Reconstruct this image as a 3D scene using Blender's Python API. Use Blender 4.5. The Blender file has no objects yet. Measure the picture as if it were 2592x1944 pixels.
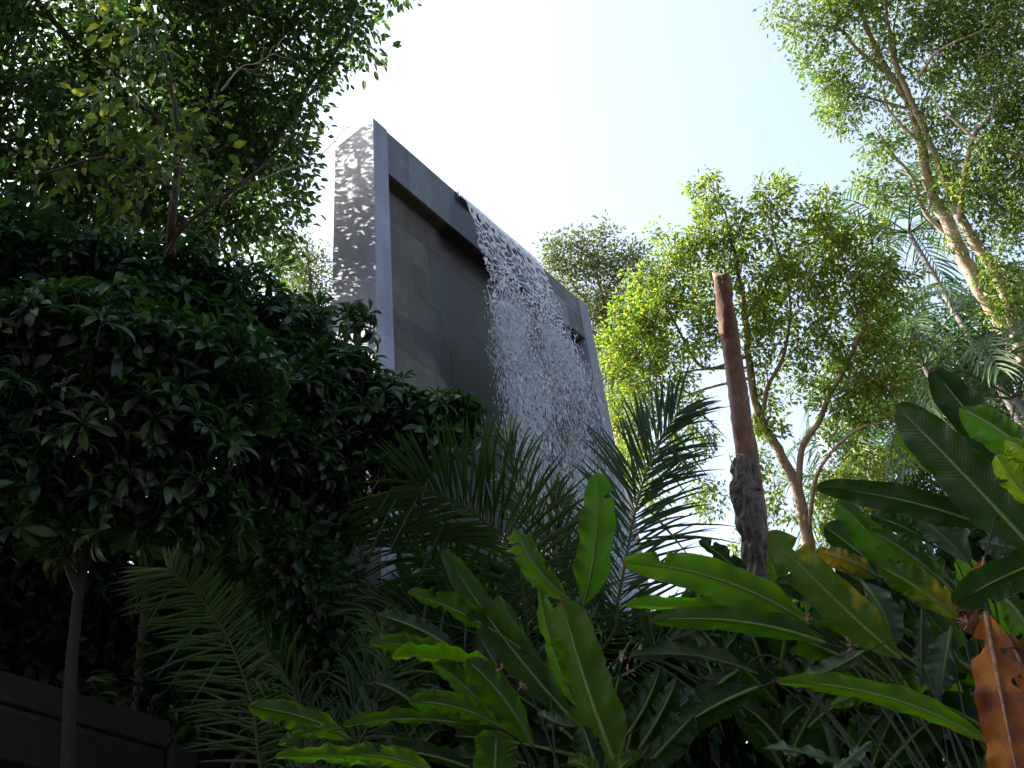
import bpy, math
import numpy as np
from mathutils import Vector, Matrix

rad = math.radians
scene = bpy.context.scene
COL = scene.collection

# ------------------------------------------------------------------ camera
IW, IH, FPX = 2592.0, 1944.0, 2630.0
PITCH, ROLL = 0.70288, -0.12748
EYE = np.array([0.0, 0.0, 1.6])
cF = np.array([0, math.cos(PITCH), math.sin(PITCH)])
_r = np.array([1.0, 0, 0]); _u = np.array([0, -math.sin(PITCH), math.cos(PITCH)])
cR = math.cos(ROLL) * _r + math.sin(ROLL) * _u
cU = -math.sin(ROLL) * _r + math.cos(ROLL) * _u
cam_d = bpy.data.cameras.new('camera'); cam = bpy.data.objects.new('camera', cam_d); COL.objects.link(cam)
cam_d.sensor_width = 36.0; cam_d.lens = 36.0 * FPX / IW; cam_d.clip_start = 0.05; cam_d.clip_end = 2000
M = Matrix(((cR[0], cU[0], -cF[0], EYE[0]), (cR[1], cU[1], -cF[1], EYE[1]), (cR[2], cU[2], -cF[2], EYE[2]), (0, 0, 0, 1)))
cam.matrix_world = M
scene.camera = cam

# ------------------------------------------------------------------ sky and sun
SUN_AZ, SUN_EL = rad(-84), rad(40)
sdir = np.array([math.sin(SUN_AZ) * math.cos(SUN_EL), math.cos(SUN_AZ) * math.cos(SUN_EL), math.sin(SUN_EL)])
world = bpy.data.worlds.new('World'); scene.world = world; world.use_nodes = True
nt = world.node_tree; bg = nt.nodes['Background']
sky = nt.nodes.new('ShaderNodeTexSky'); sky.sky_type = 'NISHITA'; sky.sun_disc = False
sky.sun_elevation = SUN_EL; sky.sun_rotation = SUN_AZ
sky.air_density = 1.0; sky.dust_density = 5.0; sky.ozone_density = 2.2; sky.altitude = 0
hz = nt.nodes.new('ShaderNodeHueSaturation'); hz.inputs['Saturation'].default_value = 0.72   # thin white humid haze over the whole sky
nt.links.new(sky.outputs[0], hz.inputs['Color']); nt.links.new(hz.outputs[0], bg.inputs[0]); bg.inputs[1].default_value = 0.14
sun_d = bpy.data.lights.new('sun', 'SUN'); sun_d.energy = 5.0; sun_d.angle = rad(0.55); sun_d.color = (1.0, 0.86, 0.70)
sun = bpy.data.objects.new('sun', sun_d); COL.objects.link(sun)
sun.rotation_euler = Vector(tuple(-sdir)).to_track_quat('-Z', 'Y').to_euler()
scene.view_settings.view_transform = 'Standard'; scene.view_settings.look = 'None'
scene.view_settings.gamma = 1.0; scene.view_settings.use_curve_mapping = False
scene.view_settings.exposure = 2.1
scene.cycles.max_bounces = 8; scene.cycles.diffuse_bounces = 3; scene.cycles.transmission_bounces = 5
scene.cycles.transparent_max_bounces = 16; scene.cycles.use_denoising = True

# ------------------------------------------------------------------ helpers
def at(px, py, d):
    v = cF + cR * ((px - IW / 2) / FPX) + cU * ((IH / 2 - py) / FPX)
    return EYE + v / np.linalg.norm(v) * d

def norm(v):
    v = np.asarray(v, float)
    return v / np.maximum(np.linalg.norm(v, axis=-1, keepdims=True), 1e-9)

class MB:
    def __init__(s): s.v = []; s.f = []; s.n = 0; s.uv = []
    def add(s, verts, faces, uv=None):
        verts = np.asarray(verts, float).reshape(-1, 3); faces = np.asarray(faces, np.int64)
        s.v.append(verts); s.f.append(faces + s.n); s.n += len(verts)
        s.uv.append(np.zeros((len(verts), 2)) if uv is None else np.asarray(uv, float))
    def mesh(s, name, mat, smooth=False):
        me = bpy.data.meshes.new(name)
        if s.n:
            V = np.concatenate(s.v); UV = np.concatenate(s.uv)
            loops = np.concatenate([f.ravel() for f in s.f])
            tot = np.concatenate([np.full(len(f), f.shape[1]) for f in s.f])
            start = np.concatenate([[0], np.cumsum(tot)[:-1]])
            me.vertices.add(len(V)); me.vertices.foreach_set('co', V.astype(np.float32).ravel())
            me.loops.add(len(loops)); me.loops.foreach_set('vertex_index', loops.astype(np.int32))
            me.polygons.add(len(tot)); me.polygons.foreach_set('loop_start', start.astype(np.int32))
            try: me.polygons.foreach_set('loop_total', tot.astype(np.int32))
            except Exception: pass
            me.polygons.foreach_set('use_smooth', np.full(len(tot), bool(smooth)))
            if UV.any():
                ul = me.uv_layers.new(name='UVMap'); ul.data.foreach_set('uv', UV[loops].astype(np.float32).ravel())
            me.update(calc_edges=True); me.validate()
        if mat: me.materials.append(mat)
        return me
    def build(s, name, mat, parent=None, smooth=False):
        return link(name, s.mesh(name, mat, smooth), parent)

def link(name, data, parent=None):
    o = bpy.data.objects.new(name, data); COL.objects.link(o)
    if parent is not None:
        o.parent = parent
        o.matrix_parent_inverse = Matrix.Translation(-parent.location)   # parents carry only a location
    return o

def thing(name, label, cat, loc, group=None):
    o = bpy.data.objects.new(name, None); COL.objects.link(o); o.location = tuple(loc); o.empty_display_size = 0.2
    o['label'] = label; o['category'] = cat
    if group: o['group'] = group
    return o

def box(mb, o, ax, ay, az, x0, x1, y0, y1, z0, z1, ch=0.0):
    o = np.asarray(o, float)
    def P(x, y, z): return o + ax * x + ay * y + az * z
    if ch <= 0:
        v = [P(x, y, z) for z in (z0, z1) for y in (y0, y1) for x in (x0, x1)]
        mb.add(v, [[0, 2, 3, 1], [4, 5, 7, 6], [0, 1, 5, 4], [2, 6, 7, 3], [0, 4, 6, 2], [1, 3, 7, 5]])
    else:                                             # chamfered front face (towards -y)
        c = ch
        v = [P(x0, y1, z0), P(x1, y1, z0), P(x1, y1, z1), P(x0, y1, z1),
             P(x0, y0 + c, z0), P(x1, y0 + c, z0), P(x1, y0 + c, z1), P(x0, y0 + c, z1),
             P(x0 + c, y0, z0 + c), P(x1 - c, y0, z0 + c), P(x1 - c, y0, z1 - c), P(x0 + c, y0, z1 - c)]
        mb.add(v, [[0, 3, 2, 1], [0, 1, 5, 4], [1, 2, 6, 5], [2, 3, 7, 6], [3, 0, 4, 7],
                   [4, 5, 9, 8], [5, 6, 10, 9], [6, 7, 11, 10], [7, 4, 8, 11], [8, 9, 10, 11]])

def catmull(pts, n):
    P = np.asarray(pts, float)
    if len(P) < 3:
        t = np.linspace(0, 1, n)[:, None]; return P[0] * (1 - t) + P[-1] * t
    P = np.vstack([2 * P[0] - P[1], P, 2 * P[-1] - P[-2]])
    out = []
    for t in np.linspace(0, len(P) - 3 - 1e-6, n):
        i = int(t); f = t - i; a, b, c, d = P[i:i + 4]
        out.append(0.5 * ((2 * b) + (c - a) * f + (2 * a - 5 * b + 4 * c - d) * f * f + (3 * b - a - 3 * c + d) * f ** 3))
    return np.array(out)

def tube(mb, pts, radii, sides=6, rough=0.0, rng=None, cap=False):
    P = np.asarray(pts, float); n = len(P)
    r = np.interp(np.linspace(0, 1, n), np.linspace(0, 1, len(np.atleast_1d(radii))), np.atleast_1d(radii))
    T = norm(np.gradient(P, axis=0))
    a = np.array([0, 0, 1.0]) if abs(T[0][2]) < 0.9 else np.array([1.0, 0, 0])
    N = norm(np.cross(T[0], a)); vs = []
    ang = np.linspace(0, 2 * np.pi, sides, endpoint=False)
    for i in range(n):
        N = norm(N - T[i] * (N @ T[i])); B = np.cross(T[i], N)
        rr = r[i] * (np.ones(sides) if not rough else 1 + rough * rng.uniform(-1, 1, sides))
        vs.append(P[i] + np.outer(np.cos(ang) * rr, N) + np.outer(np.sin(ang) * rr, B))
    V = np.concatenate(vs); k = np.arange(sides); k2 = (k + 1) % sides
    F = np.concatenate([np.stack([i * sides + k, i * sides + k2, (i + 1) * sides + k2, (i + 1) * sides + k], 1) for i in range(n - 1)])
    mb.add(V, F)
    if cap: mb.add(vs[-1], [list(range(sides))])

def vnoise(x, y, seed):
    xi = np.floor(x).astype(np.int64); yi = np.floor(y).astype(np.int64); fx = x - xi; fy = y - yi
    fx = fx * fx * (3 - 2 * fx); fy = fy * fy * (3 - 2 * fy)
    def hsh(a, b):
        h = (a * 374761393 + b * 668265263 + seed * 1442695041) & 0xffffffff
        h = ((h ^ (h >> 13)) * 1274126177) & 0xffffffff
        return ((h ^ (h >> 16)) & 0xffff) / 65535.0
    return (hsh(xi, yi) * (1 - fx) + hsh(xi + 1, yi) * fx) * (1 - fy) + (hsh(xi, yi + 1) * (1 - fx) + hsh(xi + 1, yi + 1) * fx) * fy

def lumpy(mb, pts, radii, sides, amp, seed, freq):
    """a tube with coherent bumps and ridges along its length, closed at the end"""
    P = np.asarray(pts, float); n = len(P); r = np.interp(np.linspace(0, 1, n), np.linspace(0, 1, len(radii)), radii)
    T = norm(np.gradient(P, axis=0)); ref = np.array([.2, 1.0, .1]); ang = np.linspace(0, 2 * np.pi, sides, endpoint=False); vs = []
    ln = np.concatenate([[0], np.cumsum(np.linalg.norm(np.diff(P, axis=0), axis=1))])
    for i in range(n):
        a = norm(np.cross(T[i], ref)); b = np.cross(T[i], a); x = (np.cos(ang) + 2) * freq * .16; y = (np.sin(ang) + 2) * freq * .16 + ln[i] * freq * .45
        k = 1 + amp * (vnoise(x * 2 + ln[i] * freq * .3, y, seed) - .5) * 1.4 + amp * .8 * (vnoise(x * 6, y * 2.3, seed + 1) - .5)
        vs.append(P[i] + np.outer(np.cos(ang) * r[i] * k, a) + np.outer(np.sin(ang) * r[i] * k, b))
    k = np.arange(sides); k2 = (k + 1) % sides
    mb.add(np.concatenate(vs), np.concatenate([np.stack([i * sides + k, i * sides + k2, (i + 1) * sides + k2, (i + 1) * sides + k], 1) for i in range(n - 1)]))
    mb.add(vs[-1], [list(range(sides))])

# leaf templates: x along the leaf, y across (unit half width = 0.5), z up
def tmpl(kind):
    if kind == 'diamond':
        v = [[0, 0, 0], [.45, .5, .10], [.45, -.5, .10], [1, 0, -.08]]; f = [[0, 3, 1], [0, 2, 3]]
    elif kind == 'oval':
        v = [[0, 0, 0], [.3, .46, .09], [.3, 0, 0], [.3, -.46, .09], [.68, .40, .03], [.68, 0, -.05], [.68, -.40, .03], [1, 0, -.20]]
        f = [[0, 2, 1], [0, 3, 2], [1, 2, 5], [1, 5, 4], [2, 3, 6], [2, 6, 5], [4, 5, 7], [5, 6, 7]]
    else:  # 'spoon': narrow base, widest near the tip, arching
        sec = [(.22, .15, .05, .05), (.45, .32, .07, .06), (.68, .49, .03, .06), (.86, .40, -.06, .05)]
        v = [[0, 0, 0]]; f = [[0, 2, 1], [0, 3, 2]]
        for x, w, z, e in sec: v += [[x, w, z + e], [x, 0, z], [x, -w, z + e]]
        v.append([1, 0, -.17])
        for k in range(3):
            i = 1 + 3 * k; f += [[i, i + 1, i + 4], [i, i + 4, i + 3], [i + 1, i + 2, i + 5], [i + 1, i + 5, i + 4]]
        f += [[10, 11, 13], [11, 12, 13]]
    return np.array(v, float), np.array(f)

def leaves(mb, kind, pos, dirs, ups, length, width):
    tv, tf = tmpl(kind); X = norm(dirs); Y = norm(np.cross(ups, X)); Z = np.cross(X, Y); n = len(pos)
    L = np.asarray(length)[:, None, None]; Wd = np.asarray(width)[:, None, None]
    V = pos[:, None, :] + X[:, None, :] * tv[None, :, 0:1] * L + Y[:, None, :] * tv[None, :, 1:2] * Wd + Z[:, None, :] * tv[None, :, 2:3] * L
    F = tf[None] + (np.arange(n) * len(tv))[:, None, None]
    mb.add(V.reshape(-1, 3), F.reshape(-1, tf.shape[1]))

def rdir(rng, n): return norm(rng.normal(size=(n, 3)))

# ------------------------------------------------------------------ materials
def newmat(name):
    m = bpy.data.materials.new(name); m.use_nodes = True; t = m.node_tree; t.nodes.clear()
    out = t.nodes.new('ShaderNodeOutputMaterial'); return m, t, out
def N(t, typ, **kw):
    n = t.nodes.new(typ)
    for k, v in kw.items():
        if hasattr(n, k): setattr(n, k, v)
        else: n.inputs[k.replace('_', ' ')].default_value = v
    return n
def ramp(t, stops, fac=None):
    r = t.nodes.new('ShaderNodeValToRGB'); e = r.color_ramp.elements
    while len(e) < len(stops): e.new(0.5)
    for i, (p, c) in enumerate(stops): e[i].position = p; e[i].color = (*c, 1)
    if fac is not None: t.links.new(fac, r.inputs[0])
    return r

def foliage(name, stops, tcol, tfac=0.35, rough=0.42, spec=0.4):
    m, t, out = newmat(name); L = t.links
    geo = t.nodes.new('ShaderNodeNewGeometry')
    cr = ramp(t, stops, geo.outputs['Random Per Island'])
    hs = N(t, 'ShaderNodeMixRGB', blend_type='MULTIPLY'); hs.inputs[0].default_value = 1.0
    L.new(cr.outputs[0], hs.inputs[1]); hs.inputs[2].default_value = (*tcol, 1)
    p = N(t, 'ShaderNodeBsdfPrincipled'); p.inputs['Roughness'].default_value = rough
    p.inputs['Specular IOR Level'].default_value = spec
    L.new(cr.outputs[0], p.inputs['Base Color'])
    tr = t.nodes.new('ShaderNodeBsdfTranslucent'); L.new(hs.outputs[0], tr.inputs[0])
    mx = t.nodes.new('ShaderNodeMixShader'); mx.inputs[0].default_value = tfac
    L.new(p.outputs[0], mx.inputs[1]); L.new(tr.outputs[0], mx.inputs[2]); L.new(mx.outputs[0], out.inputs[0])
    return m

def bark(name, c1, c2, scale=9.0, stretch=0.25, bump=0.5, c3=None):
    m, t, out = newmat(name); L = t.links
    tc = t.nodes.new('ShaderNodeTexCoord'); mp = t.nodes.new('ShaderNodeMapping'); mp.inputs['Scale'].default_value = (1, 1, stretch)
    L.new(tc.outputs['Object'], mp.inputs[0])
    nz = N(t, 'ShaderNodeTexNoise'); nz.inputs['Scale'].default_value = scale; nz.inputs['Detail'].default_value = 8; nz.inputs['Roughness'].default_value = 0.7
    L.new(mp.outputs[0], nz.inputs['Vector'])
    st = [(0.3, c1), (0.68, c2)] + ([(0.8, c3)] if c3 else [])
    cr = ramp(t, st, nz.outputs[0])
    p = N(t, 'ShaderNodeBsdfPrincipled'); p.inputs['Roughness'].default_value = 0.8; L.new(cr.outputs[0], p.inputs['Base Color'])
    b = t.nodes.new('ShaderNodeBump'); b.inputs['Strength'].default_value = bump; b.inputs['Distance'].default_value = 0.02
    L.new(nz.outputs[0], b.inputs['Height']); L.new(b.outputs[0], p.inputs['Normal']); L.new(p.outputs[0], out.inputs[0])
    return m

def bigleaf(name, base, under, trans, blotch=None, blotch_amt=0.5, tfac=0.42, rough=0.36, vein_amp=.12):
    """large banana-like blade: lateral veins from the blade's own UV, blotches from noise"""
    m, t, out = newmat(name); L = t.links
    uv = t.nodes.new('ShaderNodeUVMap'); sp = t.nodes.new('ShaderNodeSeparateXYZ'); L.new(uv.outputs[0], sp.inputs[0])
    def math_(op, a, b=None):
        n = t.nodes.new('ShaderNodeMath'); n.operation = op
        for i, q in enumerate((a, b)):
            if q is None: continue
            if isinstance(q, (int, float)): n.inputs[i].default_value = q
            else: L.new(q, n.inputs[i])
        return n.outputs[0]
    c = math_('ABSOLUTE', math_('SUBTRACT', sp.outputs[0], 0.5))
    ph = math_('ADD', math_('MULTIPLY', sp.outputs[1], 260.0), math_('MULTIPLY', c, -44.0))
    vein = math_('SINE', ph)
    ph2 = math_('ADD', math_('MULTIPLY', sp.outputs[1], 61.0), math_('MULTIPLY', c, -14.0))
    vein2 = math_('SINE', ph2)
    tc = t.nodes.new('ShaderNodeTexCoord')
    nz = N(t, 'ShaderNodeTexNoise'); nz.inputs['Scale'].default_value = 5.0; nz.inputs['Detail'].default_value = 5
    L.new(tc.outputs['Object'], nz.inputs['Vector'])
    oi = t.nodes.new('ShaderNodeObjectInfo')
    geo = t.nodes.new('ShaderNodeNewGeometry')
    mixb = N(t, 'ShaderNodeMixRGB'); L.new(geo.outputs['Backfacing'], mixb.inputs[0])
    mixb.inputs[1].default_value = (*base, 1); mixb.inputs[2].default_value = (*under, 1)
    col = mixb.outputs[0]
    if blotch:
        f = ramp(t, [(0.62 - blotch_amt * 0.4, (0, 0, 0)), (0.72 - blotch_amt * 0.3, (1, 1, 1))], nz.outputs[0])
        mb_ = N(t, 'ShaderNodeMixRGB'); L.new(f.outputs[0], mb_.inputs[0]); L.new(col, mb_.inputs[1]); mb_.inputs[2].default_value = (*blotch, 1); col = mb_.outputs[0]
    n2 = N(t, 'ShaderNodeTexNoise'); n2.inputs['Scale'].default_value = 22.0; n2.inputs['Detail'].default_value = 4; L.new(tc.outputs['Object'], n2.inputs['Vector'])
    wear = math_('ADD', math_('MULTIPLY', math_('SUBTRACT', c, .5), 9.0), math_('MULTIPLY', n2.outputs[0], 1.25))       # dry margins
    tipw = math_('ADD', math_('MULTIPLY', math_('SUBTRACT', sp.outputs[1], 1.0), 14.0), math_('MULTIPLY', n2.outputs[0], 1.6))
    wr_ = ramp(t, [(.50, (0, 0, 0)), (.66, (1, 1, 1))], math_('MAXIMUM', wear, tipw))
    spot = ramp(t, [(.70, (0, 0, 0)), (.74, (.8, .8, .8))], n2.outputs[0])
    mwr = N(t, 'ShaderNodeMixRGB'); L.new(math_('MAXIMUM', wr_.outputs[0], spot.outputs[0]), mwr.inputs[0]); L.new(col, mwr.inputs[1]); mwr.inputs[2].default_value = (.075, .042, .014, 1); col = mwr.outputs[0]
    hv = t.nodes.new('ShaderNodeHueSaturation'); L.new(col, hv.inputs['Color'])
    vv = math_('ADD', math_('ADD', 0.72, math_('MULTIPLY', oi.outputs['Random'], 0.4)), math_('ADD', math_('MULTIPLY', vein, 0.06), math_('MULTIPLY', math_('SUBTRACT', nz.outputs[0], 0.5), 0.7)))
    L.new(vv, hv.inputs['Value'])
    hv.inputs['Hue'].default_value = 0.5
    tint = N(t, 'ShaderNodeMixRGB', blend_type='MULTIPLY'); tint.inputs[0].default_value = 1; L.new(hv.outputs[0], tint.inputs[1]); tint.inputs[2].default_value = (*trans, 1)
    p = N(t, 'ShaderNodeBsdfPrincipled'); p.inputs['Specular IOR Level'].default_value = 0.22
    L.new(hv.outputs[0], p.inputs['Base Color'])
    rg = math_('ADD', rough, math_('MULTIPLY', nz.outputs[0], 0.2)); L.new(rg, p.inputs['Roughness'])
    b = t.nodes.new('ShaderNodeBump'); b.inputs['Strength'].default_value = vein_amp; b.inputs['Distance'].default_value = 0.004
    L.new(math_('ADD', vein, math_('MULTIPLY', vein2, 1.2)), b.inputs['Height']); L.new(b.outputs[0], p.inputs['Normal'])
    tr = t.nodes.new('ShaderNodeBsdfTranslucent'); L.new(tint.outputs[0], tr.inputs[0])
    mx = t.nodes.new('ShaderNodeMixShader'); mx.inputs[0].default_value = tfac
    L.new(p.outputs[0], mx.inputs[1]); L.new(tr.outputs[0], mx.inputs[2]); L.new(mx.outputs[0], out.inputs[0])
    return m

MAT = {}
MAT['tree_dark'] = foliage('tree_dark_leaf', [(0, (.018, .042, .012)), (.55, (.035, .075, .02)), (1, (.06, .115, .03))], (1.9, 2.3, 1.0), .30, .38)
MAT['evergreen'] = foliage('evergreen_leaf', [(0, (.022, .052, .017)), (.55, (.04, .082, .024)), (1, (.075, .125, .035))], (1.9, 2.2, 1.0), .36, .34, .5)
MAT['tree_lime'] = foliage('tree_lime_leaf', [(0, (.025, .06, .014)), (.55, (.04, .085, .018)), (.78, (.09, .12, .02)), (1, (.17, .18, .03))], (1.7, 1.8, .8), .40, .42)
MAT['tree_mid'] = foliage('tree_mid_leaf', [(0, (.04, .085, .012)), (.5, (.09, .15, .02)), (.9, (.155, .20, .03)), (1, (.22, .17, .04))], (2.0, 2.1, .8), .45, .40)
MAT['tree_grey'] = foliage('tree_grey_leaf', [(0, (.05, .085, .04)), (.6, (.09, .12, .05)), (1, (.15, .15, .06))], (1.6, 1.7, .9), .38, .42)
MAT['tree_tall'] = foliage('tree_tall_leaf', [(0, (.045, .095, .02)), (.6, (.09, .15, .03)), (1, (.15, .205, .04))], (1.9, 2.0, .9), .42, .38)
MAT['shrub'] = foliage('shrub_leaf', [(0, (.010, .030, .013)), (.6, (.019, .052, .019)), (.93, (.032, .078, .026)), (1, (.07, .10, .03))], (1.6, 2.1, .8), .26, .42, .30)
MAT['palm'] = foliage('palm_leaflet', [(0, (.010, .032, .009)), (.85, (.02, .052, .014)), (1, (.05, .065, .02))], (2.0, 2.5, .8), .32, .42, .32)
MAT['bark_grey'] = bark('grey_palm_bark', (.07, .065, .07), (.14, .13, .14), 10)
MAT['far_palm'] = foliage('far_palm_leaflet', [(0, (.03, .07, .035)), (1, (.07, .12, .05))], (1.5, 1.8, .9), .30, .36, .5)
MAT['orange_twig'] = foliage('dry_leaf', [(0, (.30, .12, .03)), (1, (.38, .2, .05))], (1.5, 1.2, .8), .3, .7)
MAT['rachis'] = bark('palm_rachis_skin', (.025, .036, .010), (.05, .06, .018), 14, .3, .2)
MAT['bark_dark'] = bark('dark_bark', (.025, .020, .016), (.07, .058, .048), 10)
MAT['bark_pale'] = bark('pale_bark', (.19, .135, .10), (.42, .34, .27), 8, .3, .4, (.50, .45, .40))
MAT['bark_tan'] = bark('tan_bark', (.09, .06, .04), (.22, .155, .105), 9)
MAT['bark_red'] = bark('red_brown_bark', (.035, .016, .009), (.135, .060, .028), 16, .22, 1.0, (.20, .10, .05))
MAT['bark_rot'] = bark('rotten_bark', (.018, .013, .01), (.065, .05, .04), 26, .6, 1.0)
MAT['bark_lichen'] = bark('lichen_bark', (.009, .008, .007), (.02, .019, .015), 22, .6, .8, (.10, .11, .095))
MAT['cut_wood'] = bark('cut_wood', (.30, .20, .11), (.46, .34, .20), 22, 1.0, .2)
MAT['twig_pale'] = bark('pale_twig', (.22, .19, .15), (.36, .32, .26), 14)

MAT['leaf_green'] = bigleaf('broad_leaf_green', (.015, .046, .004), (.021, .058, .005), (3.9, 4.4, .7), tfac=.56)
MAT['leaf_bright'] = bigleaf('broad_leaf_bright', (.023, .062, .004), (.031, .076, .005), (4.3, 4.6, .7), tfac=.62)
MAT['leaf_dark'] = bigleaf('broad_leaf_dark', (.005, .018, .004), (.007, .023, .005), (3.0, 3.6, .8), tfac=.40)  # deep shade inside the clumps put into this darker copy
MAT['leaf_lit'] = bigleaf('broad_leaf_sunlit', (.10, .17, .008), (.12, .19, .01), (2.0, 2.0, .5), tfac=.6)  # direct sun on a few leaves painted in as paler yellow-green
MAT['leaf_blue'] = bigleaf('broad_leaf_sky_sheen', (.028, .06, .036), (.038, .07, .048), (1.2, 1.6, 1.0), tfac=.2, rough=.3)  # bluish reflection of the sky painted into the leaf colour
MAT['leaf_yellow'] = bigleaf('broad_leaf_yellowing', (.22, .16, .012), (.22, .16, .012), (1.6, 1.5, .6), (.04, .08, .01), .5)
MAT['leaf_yellowgreen'] = bigleaf('broad_leaf_half_yellow', (.022, .058, .006), (.028, .066, .007), (2.8, 3.0, .7), (.16, .13, .012), .16)
MAT['leaf_dead'] = bigleaf('broad_leaf_dead', (.24, .085, .012), (.22, .08, .012), (1.4, 1.1, .6), (.09, .03, .012), .45, tfac=.3, rough=.6, vein_amp=.06)
MAT['midrib'] = bark('leaf_midrib', (.045, .09, .02), (.08, .13, .03), 20, .4, .1)
MAT['petiole'] = bark('leaf_stalk', (.004, .009, .002), (.010, .016, .004), 12, .3, .2)
MAT['husk'] = bark('dried_bract', (.06, .03, .02), (.22, .15, .10), 30, .8, .4)

def stone(name, c1, c2, wet=True, rough=.75, vary=.35, scale=6.0):
    """honed stone: per-slab tone, mottling, fine grain; wet and algae streaks of irregular outline round the spout"""
    m, t, out = newmat(name); L = t.links
    geo = t.nodes.new('ShaderNodeNewGeometry'); oi = t.nodes.new('ShaderNodeObjectInfo')
    nz = N(t, 'ShaderNodeTexNoise'); nz.inputs['Scale'].default_value = scale; nz.inputs['Detail'].default_value = 9; nz.inputs['Roughness'].default_value = .65
    L.new(geo.outputs['Position'], nz.inputs['Vector'])
    fi = N(t, 'ShaderNodeTexNoise'); fi.inputs['Scale'].default_value = 130; fi.inputs['Detail'].default_value = 4
    L.new(geo.outputs['Position'], fi.inputs['Vector'])
    cr = ramp(t, [(0.25, c1), (0.75, c2)], nz.outputs[0])
    def math_(op, a, b=None, c=None):
        n = t.nodes.new('ShaderNodeMath'); n.operation = op
        for i, q in enumerate((a, b, c)):
            if q is None: continue
            if isinstance(q, (int, float)): n.inputs[i].default_value = q
            else: L.new(q, n.inputs[i])
        return n.outputs[0]
    hv = t.nodes.new('ShaderNodeHueSaturation'); L.new(cr.outputs[0], hv.inputs['Color'])
    val = math_('ADD', math_('ADD', 1 - vary, math_('MULTIPLY', oi.outputs['Random'], 2 * vary)), math_('MULTIPLY', math_('SUBTRACT', fi.outputs[0], .5), .9))
    mp = t.nodes.new('ShaderNodeMapping'); mp.inputs['Scale'].default_value = (2.6, 2.6, .32); L.new(geo.outputs['Position'], mp.inputs[0])
    sn = N(t, 'ShaderNodeTexNoise'); sn.inputs['Scale'].default_value = 2.2; sn.inputs['Detail'].default_value = 7; sn.inputs['Roughness'].default_value = .65; L.new(mp.outputs[0], sn.inputs['Vector'])
    val = math_('MULTIPLY', val, math_('ADD', .62, math_('MULTIPLY', sn.outputs[0], .76)))
    col = hv.outputs[0]; L.new(val, hv.inputs['Value'])
    p = N(t, 'ShaderNodeBsdfPrincipled'); p.inputs['Roughness'].default_value = rough; p.inputs['Specular IOR Level'].default_value = .35
    if wet:
        # distance along the wall from the stream, in the wall's own axis
        dot = t.nodes.new('ShaderNodeVectorMath'); dot.operation = 'DOT_PRODUCT'
        sub = t.nodes.new('ShaderNodeVectorMath'); sub.operation = 'SUBTRACT'
        L.new(geo.outputs['Position'], sub.inputs[0]); sub.inputs[1].default_value = tuple(WP0)
        L.new(sub.outputs[0], dot.inputs[0]); dot.inputs[1].default_value = tuple(WU)
        spz = t.nodes.new('ShaderNodeSeparateXYZ'); L.new(sub.outputs[0], spz.inputs[0])
        big = N(t, 'ShaderNodeTexNoise'); big.inputs['Scale'].default_value = 1.1; big.inputs['Detail'].default_value = 5
        L.new(geo.outputs['Position'], big.inputs['Vector'])
        a = math_('ABSOLUTE', math_('SUBTRACT', dot.outputs['Value'], 2.2))
        # wet band widens down the wall
        wid = math_('ADD', 0.72, math_('MULTIPLY', math_('MULTIPLY', spz.outputs[2], -1.0), 0.17))
        e = math_('SUBTRACT', math_('ADD', wid, math_('MULTIPLY', math_('SUBTRACT', big.outputs[0], .5), 2.2)), a)
        wr = ramp(t, [(0.40, (0, 0, 0)), (0.60, (1, 1, 1))], math_('ADD', e, .5))
        mw = N(t, 'ShaderNodeMixRGB', blend_type='MULTIPLY'); L.new(wr.outputs[0], mw.inputs[0]); L.new(col, mw.inputs[1]); mw.inputs[2].default_value = (.19, .19, .23, 1)
        col = mw.outputs[0]
        L.new(math_('SUBTRACT', rough, math_('MULTIPLY', wr.outputs[0], .4)), p.inputs['Roughness'])
    L.new(col, p.inputs['Base Color'])
    b = t.nodes.new('ShaderNodeBump'); b.inputs['Strength'].default_value = .35; b.inputs['Distance'].default_value = .004
    L.new(fi.outputs[0], b.inputs['Height']); L.new(b.outputs[0], p.inputs['Normal']); L.new(p.outputs[0], out.inputs[0])
    return m

# ------------------------------------------------------------------ the wall's frame of axes
WP0 = EYE + np.array([-1.24946, 7.34142, 10.65563])      # top corner of the near pillar
WU = np.array([0.56107, 0.82777, 0.0]); WN = np.array([-0.82777, 0.56107, 0.0]); WZ = np.array([0, 0, 1.0])
WL, WT, WPIL, WLIN, WREC = 4.449, 0.648, 0.24, 0.806, 0.181
S1, S2, NOTCH = 1.535, 3.03, 0.12
GROUND = 2.0
MAT['stone_frame'] = stone('grey_frame_stone', (.15, .165, .215), (.215, .232, .29), False, .7, .06, 2.2)
MAT['stone_slab'] = stone('olive_slab_stone', (.036, .035, .027), (.078, .074, .056), True, .7, .45, 7)
MAT['stone_lintel'] = stone('grey_slab_stone', (.075, .088, .10), (.125, .14, .155), True, .7, .25, 5)
MAT['core'] = stone('joint_mortar', (.05, .05, .05), (.08, .08, .08), False, .9, .1)
MAT['concrete'] = stone('dark_concrete', (.018, .018, .018), (.036, .036, .034), False, .85, .2)

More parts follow.
